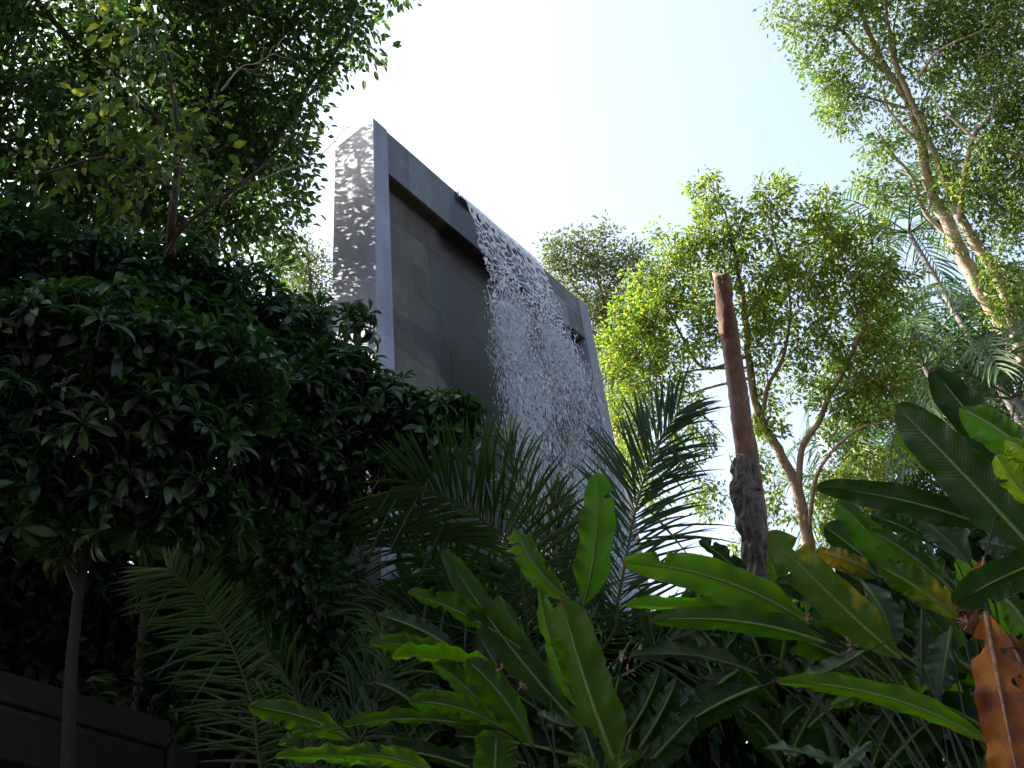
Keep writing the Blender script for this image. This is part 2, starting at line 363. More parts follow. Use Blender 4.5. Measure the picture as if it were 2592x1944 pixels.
# ------------------------------------------------------------------ ground
def build_ground():
    m, t, out = newmat('soil'); L = t.links
    nz = N(t, 'ShaderNodeTexNoise'); nz.inputs['Scale'].default_value = 1.7; nz.inputs['Detail'].default_value = 10
    tc = t.nodes.new('ShaderNodeTexCoord'); L.new(tc.outputs['Object'], nz.inputs['Vector'])
    cr = ramp(t, [(.3, (.03, .022, .014)), (.55, (.06, .045, .03)), (.7, (.035, .05, .018))], nz.outputs[0])
    p = N(t, 'ShaderNodeBsdfPrincipled'); p.inputs['Roughness'].default_value = .95; L.new(cr.outputs[0], p.inputs['Base Color']); L.new(p.outputs[0], out.inputs[0])
    xs = np.concatenate([np.linspace(-300, -22, 14), np.linspace(-20, 20, 61), np.linspace(22, 300, 14)])
    ys = np.concatenate([np.linspace(-300, -12, 12), np.linspace(-10, 30, 61), np.linspace(33, 400, 16)])
    X, Y = np.meshgrid(xs, ys); rng = np.random.RandomState(1)
    s = np.clip((Y - 1.6) / 2.2, 0, 1); Z = GROUND * s * s * (3 - 2 * s) + rng.uniform(-.03, .03, X.shape) * (Y > 1)
    nx, ny = len(xs), len(ys); i = np.arange(nx * ny).reshape(ny, nx)
    F = np.stack([i[:-1, :-1], i[:-1, 1:], i[1:, 1:], i[1:, :-1]], -1).reshape(-1, 4)
    mb = MB(); mb.add(np.stack([X, Y, Z], -1).reshape(-1, 3), F); o = mb.build('ground', m, None, True); o['kind'] = 'structure'
build_ground()

# ------------------------------------------------------------------ the waterfall wall
def build_wall():
    base = WP0.copy(); base[2] = GROUND
    Ht = WP0[2] - GROUND; rng = np.random.RandomState(5)
    t = thing('fountain_wall', 'tall grey stone portal wall with recessed slab face pouring a waterfall', 'wall', base)
    O = base
    def B(name, mat, x0, x1, y0, y1, z0, z1, ch=0.0, parent=None):
        mb = MB(); box(mb, O, WU, WN, WZ, x0, x1, y0, y1, z0, z1, ch); return mb.build(name, mat, parent or t)
    # pillars: a core faced with tall panels, fine joints between
    for a0, a1 in ((0, WPIL), (WL - WPIL, WL)):
        core = B('pillar', MAT['core'], a0 + .012, a1 - .012, .012, WT - .012, 0, Ht - .012)
        z = Ht; k = 0
        while z > 0.05:
            h = 1.28 if k else .92
            z0 = max(0, z - h)
            B('facing_panel', MAT['stone_frame'], a0, a1, 0, WT, z0 + .0008, z - (.0008 if k else 0), .0015, core)
            z = z0; k += 1
    # recessed face: core then slabs laid in running bond
    core = B('recessed_face', MAT['core'], WPIL, WL - WPIL, WREC + .03, WT - .02, 0, Ht - WLIN)
    ch, cw = .50, .56
    z = Ht - WLIN; row = 0; slab_meshes = {}
    while z > .02:
        z0 = max(0, z - ch); x = WPIL - (row % 2) * .28 - (.0 if row % 3 else .12)
        while x < WL - WPIL - .01:
            w = cw * (1.0 if rng.rand() < .75 else .5)
            a, b = max(x, WPIL + .001), min(x + w, WL - WPIL - .001); x += w
            if b - a < .03: continue
            key = (round(b - a, 3), round(z - z0, 3))
            if key not in slab_meshes:
                mb = MB(); box(mb, np.zeros(3), WU, WN, WZ, .0005, b - a - .0005, 0, .04, .0005, z - z0 - .0005, 0); slab_meshes[key] = mb.mesh('stone_slab', MAT['stone_slab'])
            o = link('stone_slab', slab_meshes[key], core)
            pos = O + WU * a + WN * (WREC - rng.uniform(0, .004)) + WZ * z0
            o.location = tuple(pos)                                  # parent inverse cancels the zero parent offset
            o.matrix_parent_inverse = Matrix.Identity(4)
        z = z0; row += 1
    # lintel: core, face slabs either side of the spout, lower under it
    zt, zb = Ht, Ht - WLIN
    lc = B('lintel', MAT['core'], WPIL + .001, WL - WPIL - .001, .035, WT - .02, zb + .012, zt - NOTCH - .012)
    for x0, x1 in ((WPIL + .001, .62), (.62, 0.985), (.985, 1.405), (1.405, S1)):
        B('lintel_slab', MAT['stone_lintel'], x0 + .0008, x1 - .0008, .012 + rng.uniform(0, .004), .05, zb, zt - .002, .001, lc)
    for x0, x1 in ((S1, 2.03), (2.03, 2.55), (2.55, S2)):
        B('lintel_slab', MAT['stone_lintel'], x0 + .0008, x1 - .0008, .012 + rng.uniform(0, .004), .05, zb, zt - NOTCH - .004, .001, lc)
    for x0, x1 in ((S2, 3.42), (3.42, 3.86), (3.86, WL - WPIL - .001)):
        m_ = zb + WLIN * (.48 if x0 > 3.5 else .6)
        B('lintel_slab', MAT['stone_lintel'], x0 + .0008, x1 - .0008, .012 + rng.uniform(0, .004), .05, zb, m_ - .002, .001, lc)
        B('lintel_slab', MAT['stone_lintel'], x0 + .0008, x1 - .0008, .012 + rng.uniform(0, .004), .05, m_ + .002, zt - .002, .001, lc)
    n_s = 7; xs = np.linspace(WPIL + .001, WL - WPIL - .001, n_s + 1)
    for i in range(n_s): B('soffit_slab', MAT['stone_slab'], xs[i] + .002, xs[i + 1] - .002, .053, WREC + .028, zb - .001, zb + .011, 0, lc)
    # coping behind the face on both sides of the channel, the channel and its steel lip
    B('coping', MAT['stone_frame'], WPIL + .001, S1, .053, WT, zt - NOTCH - .010, zt - .001, .003, lc)
    B('coping', MAT['stone_frame'], S2, WL - WPIL - .001, .053, WT, zt - NOTCH - .010, zt - .001, .003, lc)
    B('channel_back', MAT['stone_frame'], S1 + .002, S2 - .002, WT - .06, WT, zt - NOTCH - .010, zt - .03, .003, lc)
    lip = bpy.data.materials.new('spout_steel'); lip.use_nodes = True
    pb = lip.node_tree.nodes['Principled BSDF']; pb.inputs['Base Color'].default_value = (.08, .085, .10, 1); pb.inputs['Roughness'].default_value = .4; pb.inputs['Metallic'].default_value = .6
    B('spout_lip', lip, S1 + .003, S2 - .003, -.045, .50, zt - NOTCH - .002, zt - NOTCH + .006, 0, lc)
    for x in (S1 - .012, S2 + .002): B('spout_end', lip, x, x + .010, -.03, .20, zt - NOTCH - .03, zt + .022, 0, lc)
    return t
build_wall()

# ------------------------------------------------------------------ water
def worley(x, y, seed, jitter=.9):
    """distance to nearest and second nearest jittered lattice points (numpy)"""
    xi = np.floor(x).astype(np.int64); yi = np.floor(y).astype(np.int64)
    f1 = np.full(x.shape, 9.0); f2 = np.full(x.shape, 9.0)
    for dx in (-1, 0, 1):
        for dy in (-1, 0, 1):
            a = xi + dx; b = yi + dy
            h = (a * 374761393 + b * 668265263 + seed * 974711) & 0xffffffff
            h = ((h ^ (h >> 13)) * 1274126177) & 0xffffffff
            h2 = ((h ^ (h >> 16)) * 2246822519) & 0xffffffff
            px = a + .5 + jitter * ((h & 0xffff) / 65535.0 - .5); py = b + .5 + jitter * ((h2 & 0xffff) / 65535.0 - .5)
            d = np.hypot(px - x, py - y)
            n1 = np.minimum(f1, d); f2 = np.where(d < f1, f1, np.minimum(f2, d)); f1 = n1
    return f1, f2
def build_water():
    m, t, out = newmat('white_water'); L = t.links
    p = N(t, 'ShaderNodeBsdfPrincipled'); p.inputs['Base Color'].default_value = (.90, .93, .97, 1); p.inputs['Roughness'].default_value = .18
    p.inputs['Specular IOR Level'].default_value = .5
    geo = t.nodes.new('ShaderNodeNewGeometry'); mp = t.nodes.new('ShaderNodeMapping'); mp.inputs['Scale'].default_value = (34, 34, 2.4); L.new(geo.outputs['Position'], mp.inputs[0])
    nz = N(t, 'ShaderNodeTexNoise'); nz.inputs['Scale'].default_value = 1.0; nz.inputs['Detail'].default_value = 3; L.new(mp.outputs[0], nz.inputs['Vector'])
    bm = t.nodes.new('ShaderNodeBump'); bm.inputs['Strength'].default_value = .9; bm.inputs['Distance'].default_value = .03; L.new(nz.outputs[0], bm.inputs['Height']); L.new(bm.outputs[0], p.inputs['Normal'])
    tr = t.nodes.new('ShaderNodeBsdfTranslucent'); tr.inputs[0].default_value = (.93, .96, 1.0, 1); L.new(bm.outputs[0], tr.inputs['Normal'])
    mx = t.nodes.new('ShaderNodeMixShader'); mx.inputs[0].default_value = .5
    L.new(p.outputs[0], mx.inputs[1]); L.new(tr.outputs[0], mx.inputs[2])
    thin = ramp(t, [(.48, (0, 0, 0)), (.70, (.45, .45, .45))], nz.outputs[0]); tp = t.nodes.new('ShaderNodeBsdfTransparent'); m2 = t.nodes.new('ShaderNodeMixShader')
    L.new(thin.outputs[0], m2.inputs[0]); L.new(mx.outputs[0], m2.inputs[1]); L.new(tp.outputs[0], m2.inputs[2]); L.new(m2.outputs[0], out.inputs[0])
    md, td, od = newmat('white_drops')
    pd_ = N(td, 'ShaderNodeBsdfPrincipled'); pd_.inputs['Base Color'].default_value = (.84, .88, .94, 1); pd_.inputs['Roughness'].default_value = .25
    trd = td.nodes.new('ShaderNodeBsdfTranslucent'); trd.inputs[0].default_value = (.88, .92, .98, 1); mxd = td.nodes.new('ShaderNodeMixShader'); mxd.inputs[0].default_value = .5
    td.links.new(pd_.outputs[0], mxd.inputs[1]); td.links.new(trd.outputs[0], mxd.inputs[2]); td.links.new(mxd.outputs[0], od.inputs[0])
    rng = np.random.RandomState(11); G = 9.81
    lip0 = WP0 - WN * .045 - WZ * (NOTCH - .012)
    def pos(s, tt, v, lat=0.0, up=0.0):
        return lip0 + np.multiply.outer(s + lat * tt, WU) - np.multiply.outer(v * tt, WN) + np.multiply.outer(up - .5 * G * tt * tt, WZ)
    root = thing('waterfall', 'sheet of white water breaking into drops as it falls from stone wall', 'waterfall', lip0 + WU * 2.28 - WZ * 9.9)
    root['kind'] = 'structure'
    # layers of torn sheet: faces kept where a cell net has ligaments, holes grow as it falls
    for layer in range(2):
        ns, ntm = 340, 420
        s = np.linspace(S1 + .01, S2 - .01, ns); fall = np.linspace(0, 1, ntm) ** 1.2 * (3.0 if layer else 2.6)
        tt = np.sqrt(2 * fall / G)
        Sg, Tg = np.meshgrid(s, tt); Fg = .5 * G * Tg ** 2
        v = .43 + .17 * (Sg - S1) / (S2 - S1) + (.06 * layer - .03) + .10 * (vnoise(Sg * 6, Fg * .5, 3 + layer) - .5)
        wob = .07 * np.clip(Fg, 0, 2) * (vnoise(Sg * 9, Fg * 3, 20 + layer) - .5)
        P = pos(Sg, Tg, v) - np.multiply.outer(wob, WN) + np.multiply.outer(.04 * np.clip(Fg, 0, 2) * (vnoise(Sg * 14, Fg * 4, 31) - .5) + .05 * np.clip(Fg, 0, 3) * (vnoise(Sg * 2, Fg * 1.5, 35 + layer) - .5), WU)
        ys = Fg * 5.0
        ys = np.where(Fg < .7, Fg * 4.4, 3.08 + (Fg - .7) * 8.5)
        wx = Sg * (12 + 2 * layer) + 1.6 * (vnoise(Sg * 5, ys * .8, 7 + layer) - .5) + .6 * (vnoise(Sg * 19, ys * 2.1, 9 + layer) - .5); wy = ys + .9 * (vnoise(Sg * 8, ys * .9, 12 + layer) - .5)
        f1, f2 = worley(wx, wy, 5 + layer)
        th = np.interp(Fg, [0, .18, .30, .5, .9, 1.5, 2.2, 3.0], [1.5, 1.2, .64, .40, .28, .20, .15, .10])
        g1, g2 = worley(wx * 2.3 + 3.7, wy * 1.7, 90 + layer)
        keep = (f2 - f1 < th) & (g2 - g1 < np.interp(Fg, [0, .12, .25, .5, 1.2, 3], [1.5, 1.3, .80, .58, .48, .40])) | (f2 - f1 < .09)
        tear = .6 * vnoise(Sg * 26, ys * 2.2, 40 + layer) + .4 * vnoise(Sg * 5, ys * .5, 44 + layer)
        keep &= tear > np.interp(Fg, [0, .9, 1.5, 2.0, 2.5, 3.0], [0, .05, .25, .42, .58, .72])
        if layer: keep &= Fg > .9 + .6 * vnoise(Sg * 6, Fg * 2, 61)
        kq = keep[:-1, :-1] & keep[1:, 1:] & keep[:-1, 1:] & keep[1:, :-1]
        idx = np.arange(ns * ntm).reshape(ntm, ns)
        F = np.stack([idx[:-1, :-1], idx[:-1, 1:], idx[1:, 1:], idx[1:, :-1]], -1)[kq]
        used = np.unique(F); rem = np.zeros(ns * ntm, np.int64); rem[used] = np.arange(len(used))
        mb = MB(); mb.add(P.reshape(-1, 3)[used], rem[F]); o = mb.build('water_sheet', m, root, True); o['kind'] = 'stuff'
    # drops and short ligaments
    oct_v = np.array([[1, 0, 0], [-.5, .866, 0], [-.5, -.866, 0], [0, 0, 1.0], [0, 0, -1.0]])
    oct_f = np.array([[0, 1, 3], [1, 2, 3], [2, 0, 3], [1, 0, 4], [2, 1, 4], [0, 2, 4]])
    n = 112000
    s = S1 + (S2 - S1) * rng.rand(n); fall = 1.0 + 8.7 * rng.rand(n) ** .85; fall += np.where(fall < 2.0, rng.rand(n) * 1.2, 0)
    tt = np.sqrt(2 * fall / G)
    spread = np.clip((fall - .2) / 5, 0, 1)
    lat = (s - 2.2) * .04 + rng.normal(0, .075, n) * spread ** .6
    v = .43 + .21 * (s - S1) / (S2 - S1) + rng.normal(0, .085, n) * np.clip(fall, .2, 1.3)
    C = pos(s, tt, v) + np.multiply.outer(lat * tt, WU)
    cl = .6 * vnoise(s * 11, fall * 1.6, 77) + .4 * vnoise(s * 3, fall * .7, 78); keep = cl > .36 + .34 * rng.rand(n)
    keep &= ((C - WP0) @ WU < WL - WPIL - .03) | (((C - WP0) @ WN) < -.03)
    C, tt, fall = C[keep], tt[keep], fall[keep]; n = len(C)
    r = rng.lognormal(math.log(.0024), .42, n); el = np.clip(r * (5.0 + rng.rand(n) * 12.0), 0, .06)
    vel = norm(np.stack([rng.normal(0, .07, n), rng.normal(0, .07, n), -np.ones(n)], 1) - np.multiply.outer(.5 / (G * tt + .5), WN))
    a = norm(np.cross(vel, rdir(rng, n))); b = np.cross(vel, a)
    V = C[:, None] + a[:, None] * oct_v[None, :, 0:1] * r[:, None, None] + b[:, None] * oct_v[None, :, 1:2] * r[:, None, None] + vel[:, None] * oct_v[None, :, 2:3] * el[:, None, None]
    F = oct_f[None] + (np.arange(n) * 5)[:, None, None]
    mb = MB(); mb.add(V.reshape(-1, 3), F.reshape(-1, 3)); o = mb.build('water_drops', md, root, True); o['kind'] = 'stuff'
    # water lying in the channel behind the lip
    mb = MB(); box(mb, WP0 - WZ * NOTCH, WU, WN, WZ, S1 + .006, S2 - .006, -.04, WT - .07, .007, .022); mb.build('channel_water', m, root)
build_water()

# ------------------------------------------------------------------ trees
def tree(name, label, cat, base, limbs, blobs, ntips, per, leaf, mats, seed, kind='diamond', tips_spread=.30, group=None,
         droop=.35, twig=.006, hollow=.55, extra=None, trunk_rough=.06, limb_sides=7, updir=.25):
    """limbs: list of (points, radii); the first is the trunk. blobs: (centre, rx, ry, rz, weight)."""
    rng = np.random.RandomState(seed)
    root = thing(name, label, cat, base, group)
    nodes = []
    for i, (pts, rr) in enumerate(limbs):
        P = catmull(pts, max(6, 5 * len(pts)))
        P = P + rng.normal(0, np.mean(rr) * .25, P.shape) * np.linspace(0, 1, len(P))[:, None]
        mb = MB(); tube(mb, P, rr, limb_sides + (3 if i == 0 else 0), trunk_rough, rng, True)
        mb.build('trunk' if i == 0 else 'limb', mats[1], root, True)
        nodes.append(P[len(P) // 4:] if i == 0 else P[1:])
    nodes = np.concatenate(nodes)
    w = np.array([b[4] for b in blobs], float); w /= w.sum()
    ch = rng.choice(len(blobs), ntips, p=w); d = rdir(rng, ntips); rr = (hollow + (1 - hollow) * rng.rand(ntips)) ** .8
    rr = np.where(rng.rand(ntips) < .25, rng.rand(ntips) ** .5, rr)
    Cc = np.array([b[0] for b in blobs])[ch]; Rd = np.array([[b[1], b[2], b[3]] for b in blobs])[ch]
    tips = Cc + d * Rd * rr[:, None]
    d0 = np.array([np.min(np.sum((nodes - t) ** 2, 1)) for t in tips]); order = np.argsort(d0)
    cap = np.empty((len(nodes) + ntips * 3, 3)); cap[:len(nodes)] = nodes; nn = len(nodes)
    mb = MB(); LP, LD, LU = [], [], []
    for i in order:
        tp = tips[i]; q = cap[:nn]; dd = np.sum((q - tp) ** 2, 1) + .5 * np.clip(q[:, 2] - tp[2], 0, 9) ** 2
        a = q[np.argmin(dd)]; ln = np.linalg.norm(tp - a)
        if ln < .02: continue
        mid = (a + tp) / 2 + rng.normal(0, .10 * ln, 3) + np.array([0, 0, .06 * ln])
        u = np.array([0, .33, .66, 1.0])[:, None]
        P = a * (1 - u) ** 2 + 2 * mid * u * (1 - u) + tp * u ** 2
        r0 = twig * (1 + min(3.0, ln * 1.6)); tube(mb, P, [r0, r0 * .45], 3 if ln < .6 else 4)
        cap[nn:nn + 3] = P[1:]; nn += 3
        k = max(2, int(rng.poisson(per))); tl = rng.rand(k) ** .6
        ax = norm(P[3] - P[1])
        pp = P[1] * (1 - tl[:, None]) + P[3] * tl[:, None] + rdir(rng, k) * (tips_spread * rng.rand(k) ** .7)[:, None]
        dr = norm(norm(pp - (P[1] + P[2]) / 2) + ax * .5 + rdir(rng, k) * .6 - np.array([0, 0, droop]))
        LP.append(pp); LD.append(dr); LU.append(norm(rdir(rng, k) * .55 + np.array([0, 0, 1.0]) * updir * 3))
    mb.build('twigs', mats[1], root)['kind'] = 'stuff'
    LP, LD, LU = map(np.concatenate, (LP, LD, LU)); n = len(LP)
    ml = rng.rand(n); mb = MB()
    L_ = leaf[0] * rng.uniform(.6, 1.25, n)
    leaves(mb, kind, LP, LD, LU, L_, leaf[1] / leaf[0] * L_ * rng.uniform(.8, 1.15, n))
    mb.build('crown', mats[0], root)['kind'] = 'stuff'
    return root, rng

def blob(px, py, rpx, d, wgt=None, flat=1.0, deep=1.0):
    r = rpx * d / FPX; c = at(px, py, d); return (c, r, r * deep, r * flat, (r ** 2.2) if wgt is None else wgt)
def line(pts): return [at(*p) for p in pts]
def foot(px, py, d, drop=True):
    p = at(px, py, d); return np.array([p[0], p[1], GROUND])

# the dense evergreen that fills the upper left
lt = 12.3
tr0 = foot(500, 1200, lt)
trunk = [tr0, tr0 * .4 + at(505, 800, lt) * .6, at(505, 800, lt), at(520, 560, lt), at(535, 250, lt), at(560, -50, lt + .2), at(600, -420, lt + .4)]
limbsA = [(trunk, [.24, .21, .18, .16, .13, .09, .04]),
          (line([(520, 560, lt), (640, 430, lt - .3), (760, 250, lt - .4), (880, 80, lt - .4)]), [.07, .05, .03, .015]),
          (line([(528, 420, lt), (380, 300, lt - .4), (220, 150, lt - .6), (60, -40, lt - .8)]), [.08, .06, .04, .02]),
          (line([(535, 250, lt), (680, 120, lt - .2), (820, -60, lt)]), [.06, .04, .02]),
          (line([(528, 480, lt), (560, 420, lt + .8), (620, 350, 13.7), (660, 290, 13.9)]), [.045, .03, .02, .01]),  # limb added to carry the sparse tufts that dapple the wall
          (line([(520, 600, lt), (330, 520, lt - .5), (120, 420, lt - .9), (-120, 330, lt - 1.2)]), [.07, .05, .035, .02])]
blobsA = [blob(820, 60, 130, lt - .2), blob(890, -120, 150, lt), blob(700, 180, 130, lt - .3), blob(690, 330, 110, lt - .2), blob(640, 470, 130, lt - .2),
          blob(560, 330, 150, lt), blob(540, 120, 170, lt), blob(390, 60, 150, lt - .3), blob(300, 250, 170, lt - .4), blob(200, 160, 80, lt - .5),
          blob(120, 330, 170, lt - .6), blob(-60, 230, 200, lt - .7), blob(-20, 20, 110, lt - .6), blob(420, 430, 160, lt - .3), blob(230, 480, 160, lt - .5), blob(20, 520, 160, lt - .7),
          blob(650, 590, 110, lt - .1), blob(560, -220, 260, lt + .2), blob(200, -220, 260, lt), blob(-250, 0, 260, lt - .5), blob(800, -360, 260, lt + .3), blob(-320, 420, 260, lt - .7), blob(400, -560, 380, lt + .4), blob(330, 590, 130, lt - .4), blob(480, 610, 120, lt - .3), blob(130, 630, 130, lt - .6),
          blob(660, 320, 90, 13.8, .07), blob(600, 400, 110, 13.6, .08), blob(560, 320, 120, 14.2, .08), blob(650, 480, 90, 13.0, .08)]  # sparse tufts added behind the crown to dapple sun on the wall's side
tree('evergreen_tree', 'large dark evergreen tree with dense glossy crown overhanging the stone wall', 'tree', tr0, limbsA, blobsA, 3050, 25,
     (.098, .050), (MAT['evergreen'], MAT['bark_dark']), 21, 'oval', .30, droop=.3)

# young yellow-green tree growing in front of it
ly = 8.6
b0 = foot(470, 1250, 11.5)
limbsB = [([b0, at(425, 900, 9.9), at(432, 610, ly), at(447, 450, ly), at(440, 260, ly), at(400, 90, ly)], [.05, .042, .035, .028, .018, .008]),
          (line([(425, 640, ly), (470, 570, ly - .1), (590, 480, ly - .2), (690, 400, ly - .2), (755, 320, ly - .2)]), [.022, .018, .013, .009, .004]),
          (line([(440, 350, ly), (330, 220, ly - .1), (250, 150, ly - .2)]), [.015, .01, .005]),
          (line([(440, 480, ly), (280, 400, ly - .2), (100, 440, ly - .3), (-20, 420, ly - .3)]), [.015, .011, .008, .004]),
          (line([(446, 420, ly), (520, 300, ly), (560, 190, ly)]), [.014, .009, .005])]
blobsB = [blob(430, 150, 70, ly), blob(300, 200, 90, ly - .2), blob(270, 330, 120, ly - .2), blob(420, 390, 110, ly - .1), blob(150, 420, 90, ly - .3), blob(510, 260, 70, ly), blob(560, 420, 80, ly - .2), blob(330, 60, 80, ly), blob(60, 410, 60, ly - .3), blob(340, 480, 90, ly - .2)]
tree('young_tree', 'slender young tree with yellow-green leaves before the dark evergreen', 'tree', b0, limbsB, blobsB, 120, 5,
     (.105, .055), (MAT['tree_lime'], MAT['bark_dark']), 22, 'oval', .17, twig=.003, hollow=.2, limb_sides=6)

# dry twiggy branches
def bare_branch(name, label, pts, r, seed, nb, ln, parent_tree=None):
    rng = np.random.RandomState(seed); P = catmull(pts, 16); root = thing(name, label, 'branch', P[0])
    mb = MB(); tube(mb, P, [r, r * .25], 6); mb.build('stem', MAT['twig_pale'], root, True)
    for i in range(nb):
        k = rng.randint(3, 16); a = P[k]; dr = norm(norm(P[-1] - P[0]) + rdir(rng, 1)[0] * .9 + np.array([0, 0, .3])); e = a + dr * ln * rng.uniform(.4, 1)
        m_ = (a + e) / 2 + rng.normal(0, ln * .08, 3); q = catmull([a, m_, e], 7)
        mb = MB(); tube(mb, q, [r * .45, r * .12], 4)
        for j in range(2):
            c = q[rng.randint(2, 6)]; e2 = c + norm(dr + rdir(rng, 1)[0] * .8) * ln * .4 * rng.uniform(.4, 1); tube(mb, catmull([c, (c + e2) / 2 + rng.normal(0, .01, 3), e2], 4), [r * .25, r * .1], 3)
        mb.build('twig', MAT['twig_pale'], root, True)
bare_branch('dry_branch', 'pale leafless twiggy branch caught in the dark evergreen crown', line([(560, 230, 9.3), (610, 170, 9.2), (650, 160, 9.2), (700, 130, 9.1)]), .008, 3, 9, .28)
bare_branch('dry_branch', 'thin bare branch reaching from the evergreen towards the wall corner', line([(600, 480, 9.6), (720, 430, 9.5), (800, 400, 9.5), (860, 340, 9.5), (870, 300, 9.5)]), .007, 4, 5, .35)

# fine-leaved tree standing behind, between the evergreen and the wall
lf = 17.0
f0 = foot(800, 1500, lf)
tree('feathery_tree', 'fine-leaved feathery tree in the gap between evergreen and stone wall', 'tree', f0,
     [([f0, at(800, 1200, lf), at(795, 900, lf), at(780, 620, lf)], [.10, .09, .06, .015]),
      (line([(795, 950, lf), (840, 820, lf), (850, 720, lf)]), [.04, .025, .01]), (line([(795, 900, lf), (720, 760, lf), (700, 680, lf)]), [.04, .025, .01])],
     [blob(765, 640, 55, lf), blob(800, 700, 60, lf), blob(740, 740, 80, lf), blob(830, 790, 60, lf), blob(770, 860, 100, lf), blob(860, 900, 90, lf), blob(700, 860, 120, lf), blob(800, 980, 120, lf)],
     800, 20, (.085, .028), (MAT['tree_grey'], MAT['bark_tan']), 23, 'diamond', .28, twig=.004)

# the pruned tree behind the stump
ld = 20.0
d0 = foot(2090, 1560, ld)
limbsD = [([d0, at(2075, 1480, ld), at(2048, 1375, ld), at(2021, 1248, ld), at(1983, 1160, ld), at(1932, 1070, ld), at(1900, 957, ld), at(1888, 805, ld), at(1868, 680, ld), at(1840, 560, ld), at(1800, 480, ld)], [.17, .16, .145, .125, .11, .10, .09, .075, .05, .03, .012]),
          (line([(2021, 1248, ld), (2030, 1134, ld - .1), (2071, 1071, ld - .2), (2097, 1007, ld - .3), (2140, 930, ld - .3), (2173, 856, ld - .3), (2192, 818, ld - .3), (2166, 773, ld - .3), (2150, 690, ld - .3), (2080, 540, ld - .3)]), [.085, .075, .065, .06, .05, .045, .04, .03, .02, .01]),
          (line([(2046, 1350, ld), (2065, 1210, ld - .3), (2109, 1140, ld - .5), (2166, 1090, ld - .6), (2230, 1070, ld - .6)]), [.06, .05, .04, .03, .015]),
          (line([(1932, 1050, ld), (1942, 982, ld - .2), (1985, 893, ld - .3), (2000, 760, ld - .3), (1960, 600, ld - .3), (1945, 490, ld - .3)]), [.06, .05, .04, .03, .02, .01]),
          (line([(1900, 957, ld), (1800, 980, ld + .2), (1700, 1015, ld + .4), (1640, 1035, ld + .5)]), [.04, .03, .02, .012]),
          (line([(1895, 900, ld), (1780, 930, ld + .2), (1710, 820, ld + .3), (1640, 700, ld + .3)]), [.05, .04, .03, .015]),
          (line([(1895, 930, ld), (1740, 940, ld + .3), (1640, 980, ld + .5), (1590, 960, ld + .5)]), [.03, .025, .018, .01]),
          (line([(1888, 805, ld), (1930, 740, ld), (1948, 700, ld), (2020, 590, ld)]), [.05, .04, .03, .012])]
blobsD = [blob(1790, 480, 45, ld), blob(1820, 560, 75, ld), blob(1950, 500, 65, ld), blob(2080, 525, 60, ld), blob(1700, 640, 70, ld), blob(1780, 680, 100, ld), blob(1910, 640, 110, ld), blob(2050, 640, 110, ld),
          blob(2170, 640, 100, ld), blob(1640, 760, 90, ld), blob(1720, 840, 110, ld), blob(1620, 890, 90, ld), blob(1860, 800, 110, ld), blob(2000, 790, 120, ld), blob(2140, 800, 120, ld), blob(2240, 740, 90, ld),
          blob(1600, 1030, 75, ld), blob(1700, 1000, 80, ld), blob(1620, 1160, 75, ld), blob(1740, 1130, 70, ld), blob(1980, 950, 80, ld), blob(2120, 960, 100, ld), blob(2230, 920, 90, ld),
          blob(1940, 1060, 60, ld), blob(2130, 1080, 60, ld), blob(2200, 1010, 80, ld), blob(1790, 1270, 55, ld), blob(1930, 1190, 60, ld), blob(2120, 1260, 80, ld), blob(2200, 1180, 70, ld), blob(1960, 1320, 60, ld), blob(1880, 1400, 40, ld), blob(2130, 1350, 70, ld), blob(1560, 880, 75, ld), blob(1575, 1090, 65, ld), blob(1660, 1260, 50, ld), blob(1600, 800, 60, ld)]
limbsD = [(p, [r * .8 for r in rr]) for p, rr in limbsD]
tree('spreading_tree', 'sunlit spreading tree with tan branching trunk beyond the sawn-off trunk', 'tree', d0, limbsD, blobsD, 1700, 24,
     (.105, .050), (MAT['tree_mid'], MAT['bark_tan']), 24, 'diamond', .21, twig=.005, hollow=.45)

# smaller greyish tree past the end of the wall
le = 27.0
e0 = foot(1590, 1400, le)
tree('greyish_tree', 'smaller grey-green tree with slim trunk rising past the wall end', 'tree', e0,
     [([e0, at(1570, 1150, le), at(1548, 900, le), at(1530, 780, le), at(1500, 660, le)], [.14, .12, .09, .06, .015]),
      (line([(1548, 900, le), (1590, 800, le), (1600, 690, le)]), [.06, .04, .01]), (line([(1535, 820, le), (1450, 720, le), (1430, 660, le)]), [.05, .03, .01])],
     [blob(1450, 660, 65, le), blob(1520, 640, 60, le), blob(1590, 690, 75, le), blob(1500, 730, 80, le), blob(1560, 800, 80, le), blob(1540, 900, 70, le), blob(1570, 1010, 60, le), blob(1590, 1130, 60, le), blob(1640, 730, 50, le), blob(1405, 690, 40, le), blob(1470, 800, 60, le), blob(1500, 880, 50, le), blob(1560, 960, 60, le), blob(1620, 880, 80, le), blob(1590, 1230, 60, le), blob(1395, 630, 28, le), blob(1460, 608, 30, le), blob(1535, 592, 30, le), blob(1610, 635, 30, le)],
     720, 20, (.12, .055), (MAT['tree_grey'], MAT['bark_pale']), 25, 'diamond', .34)

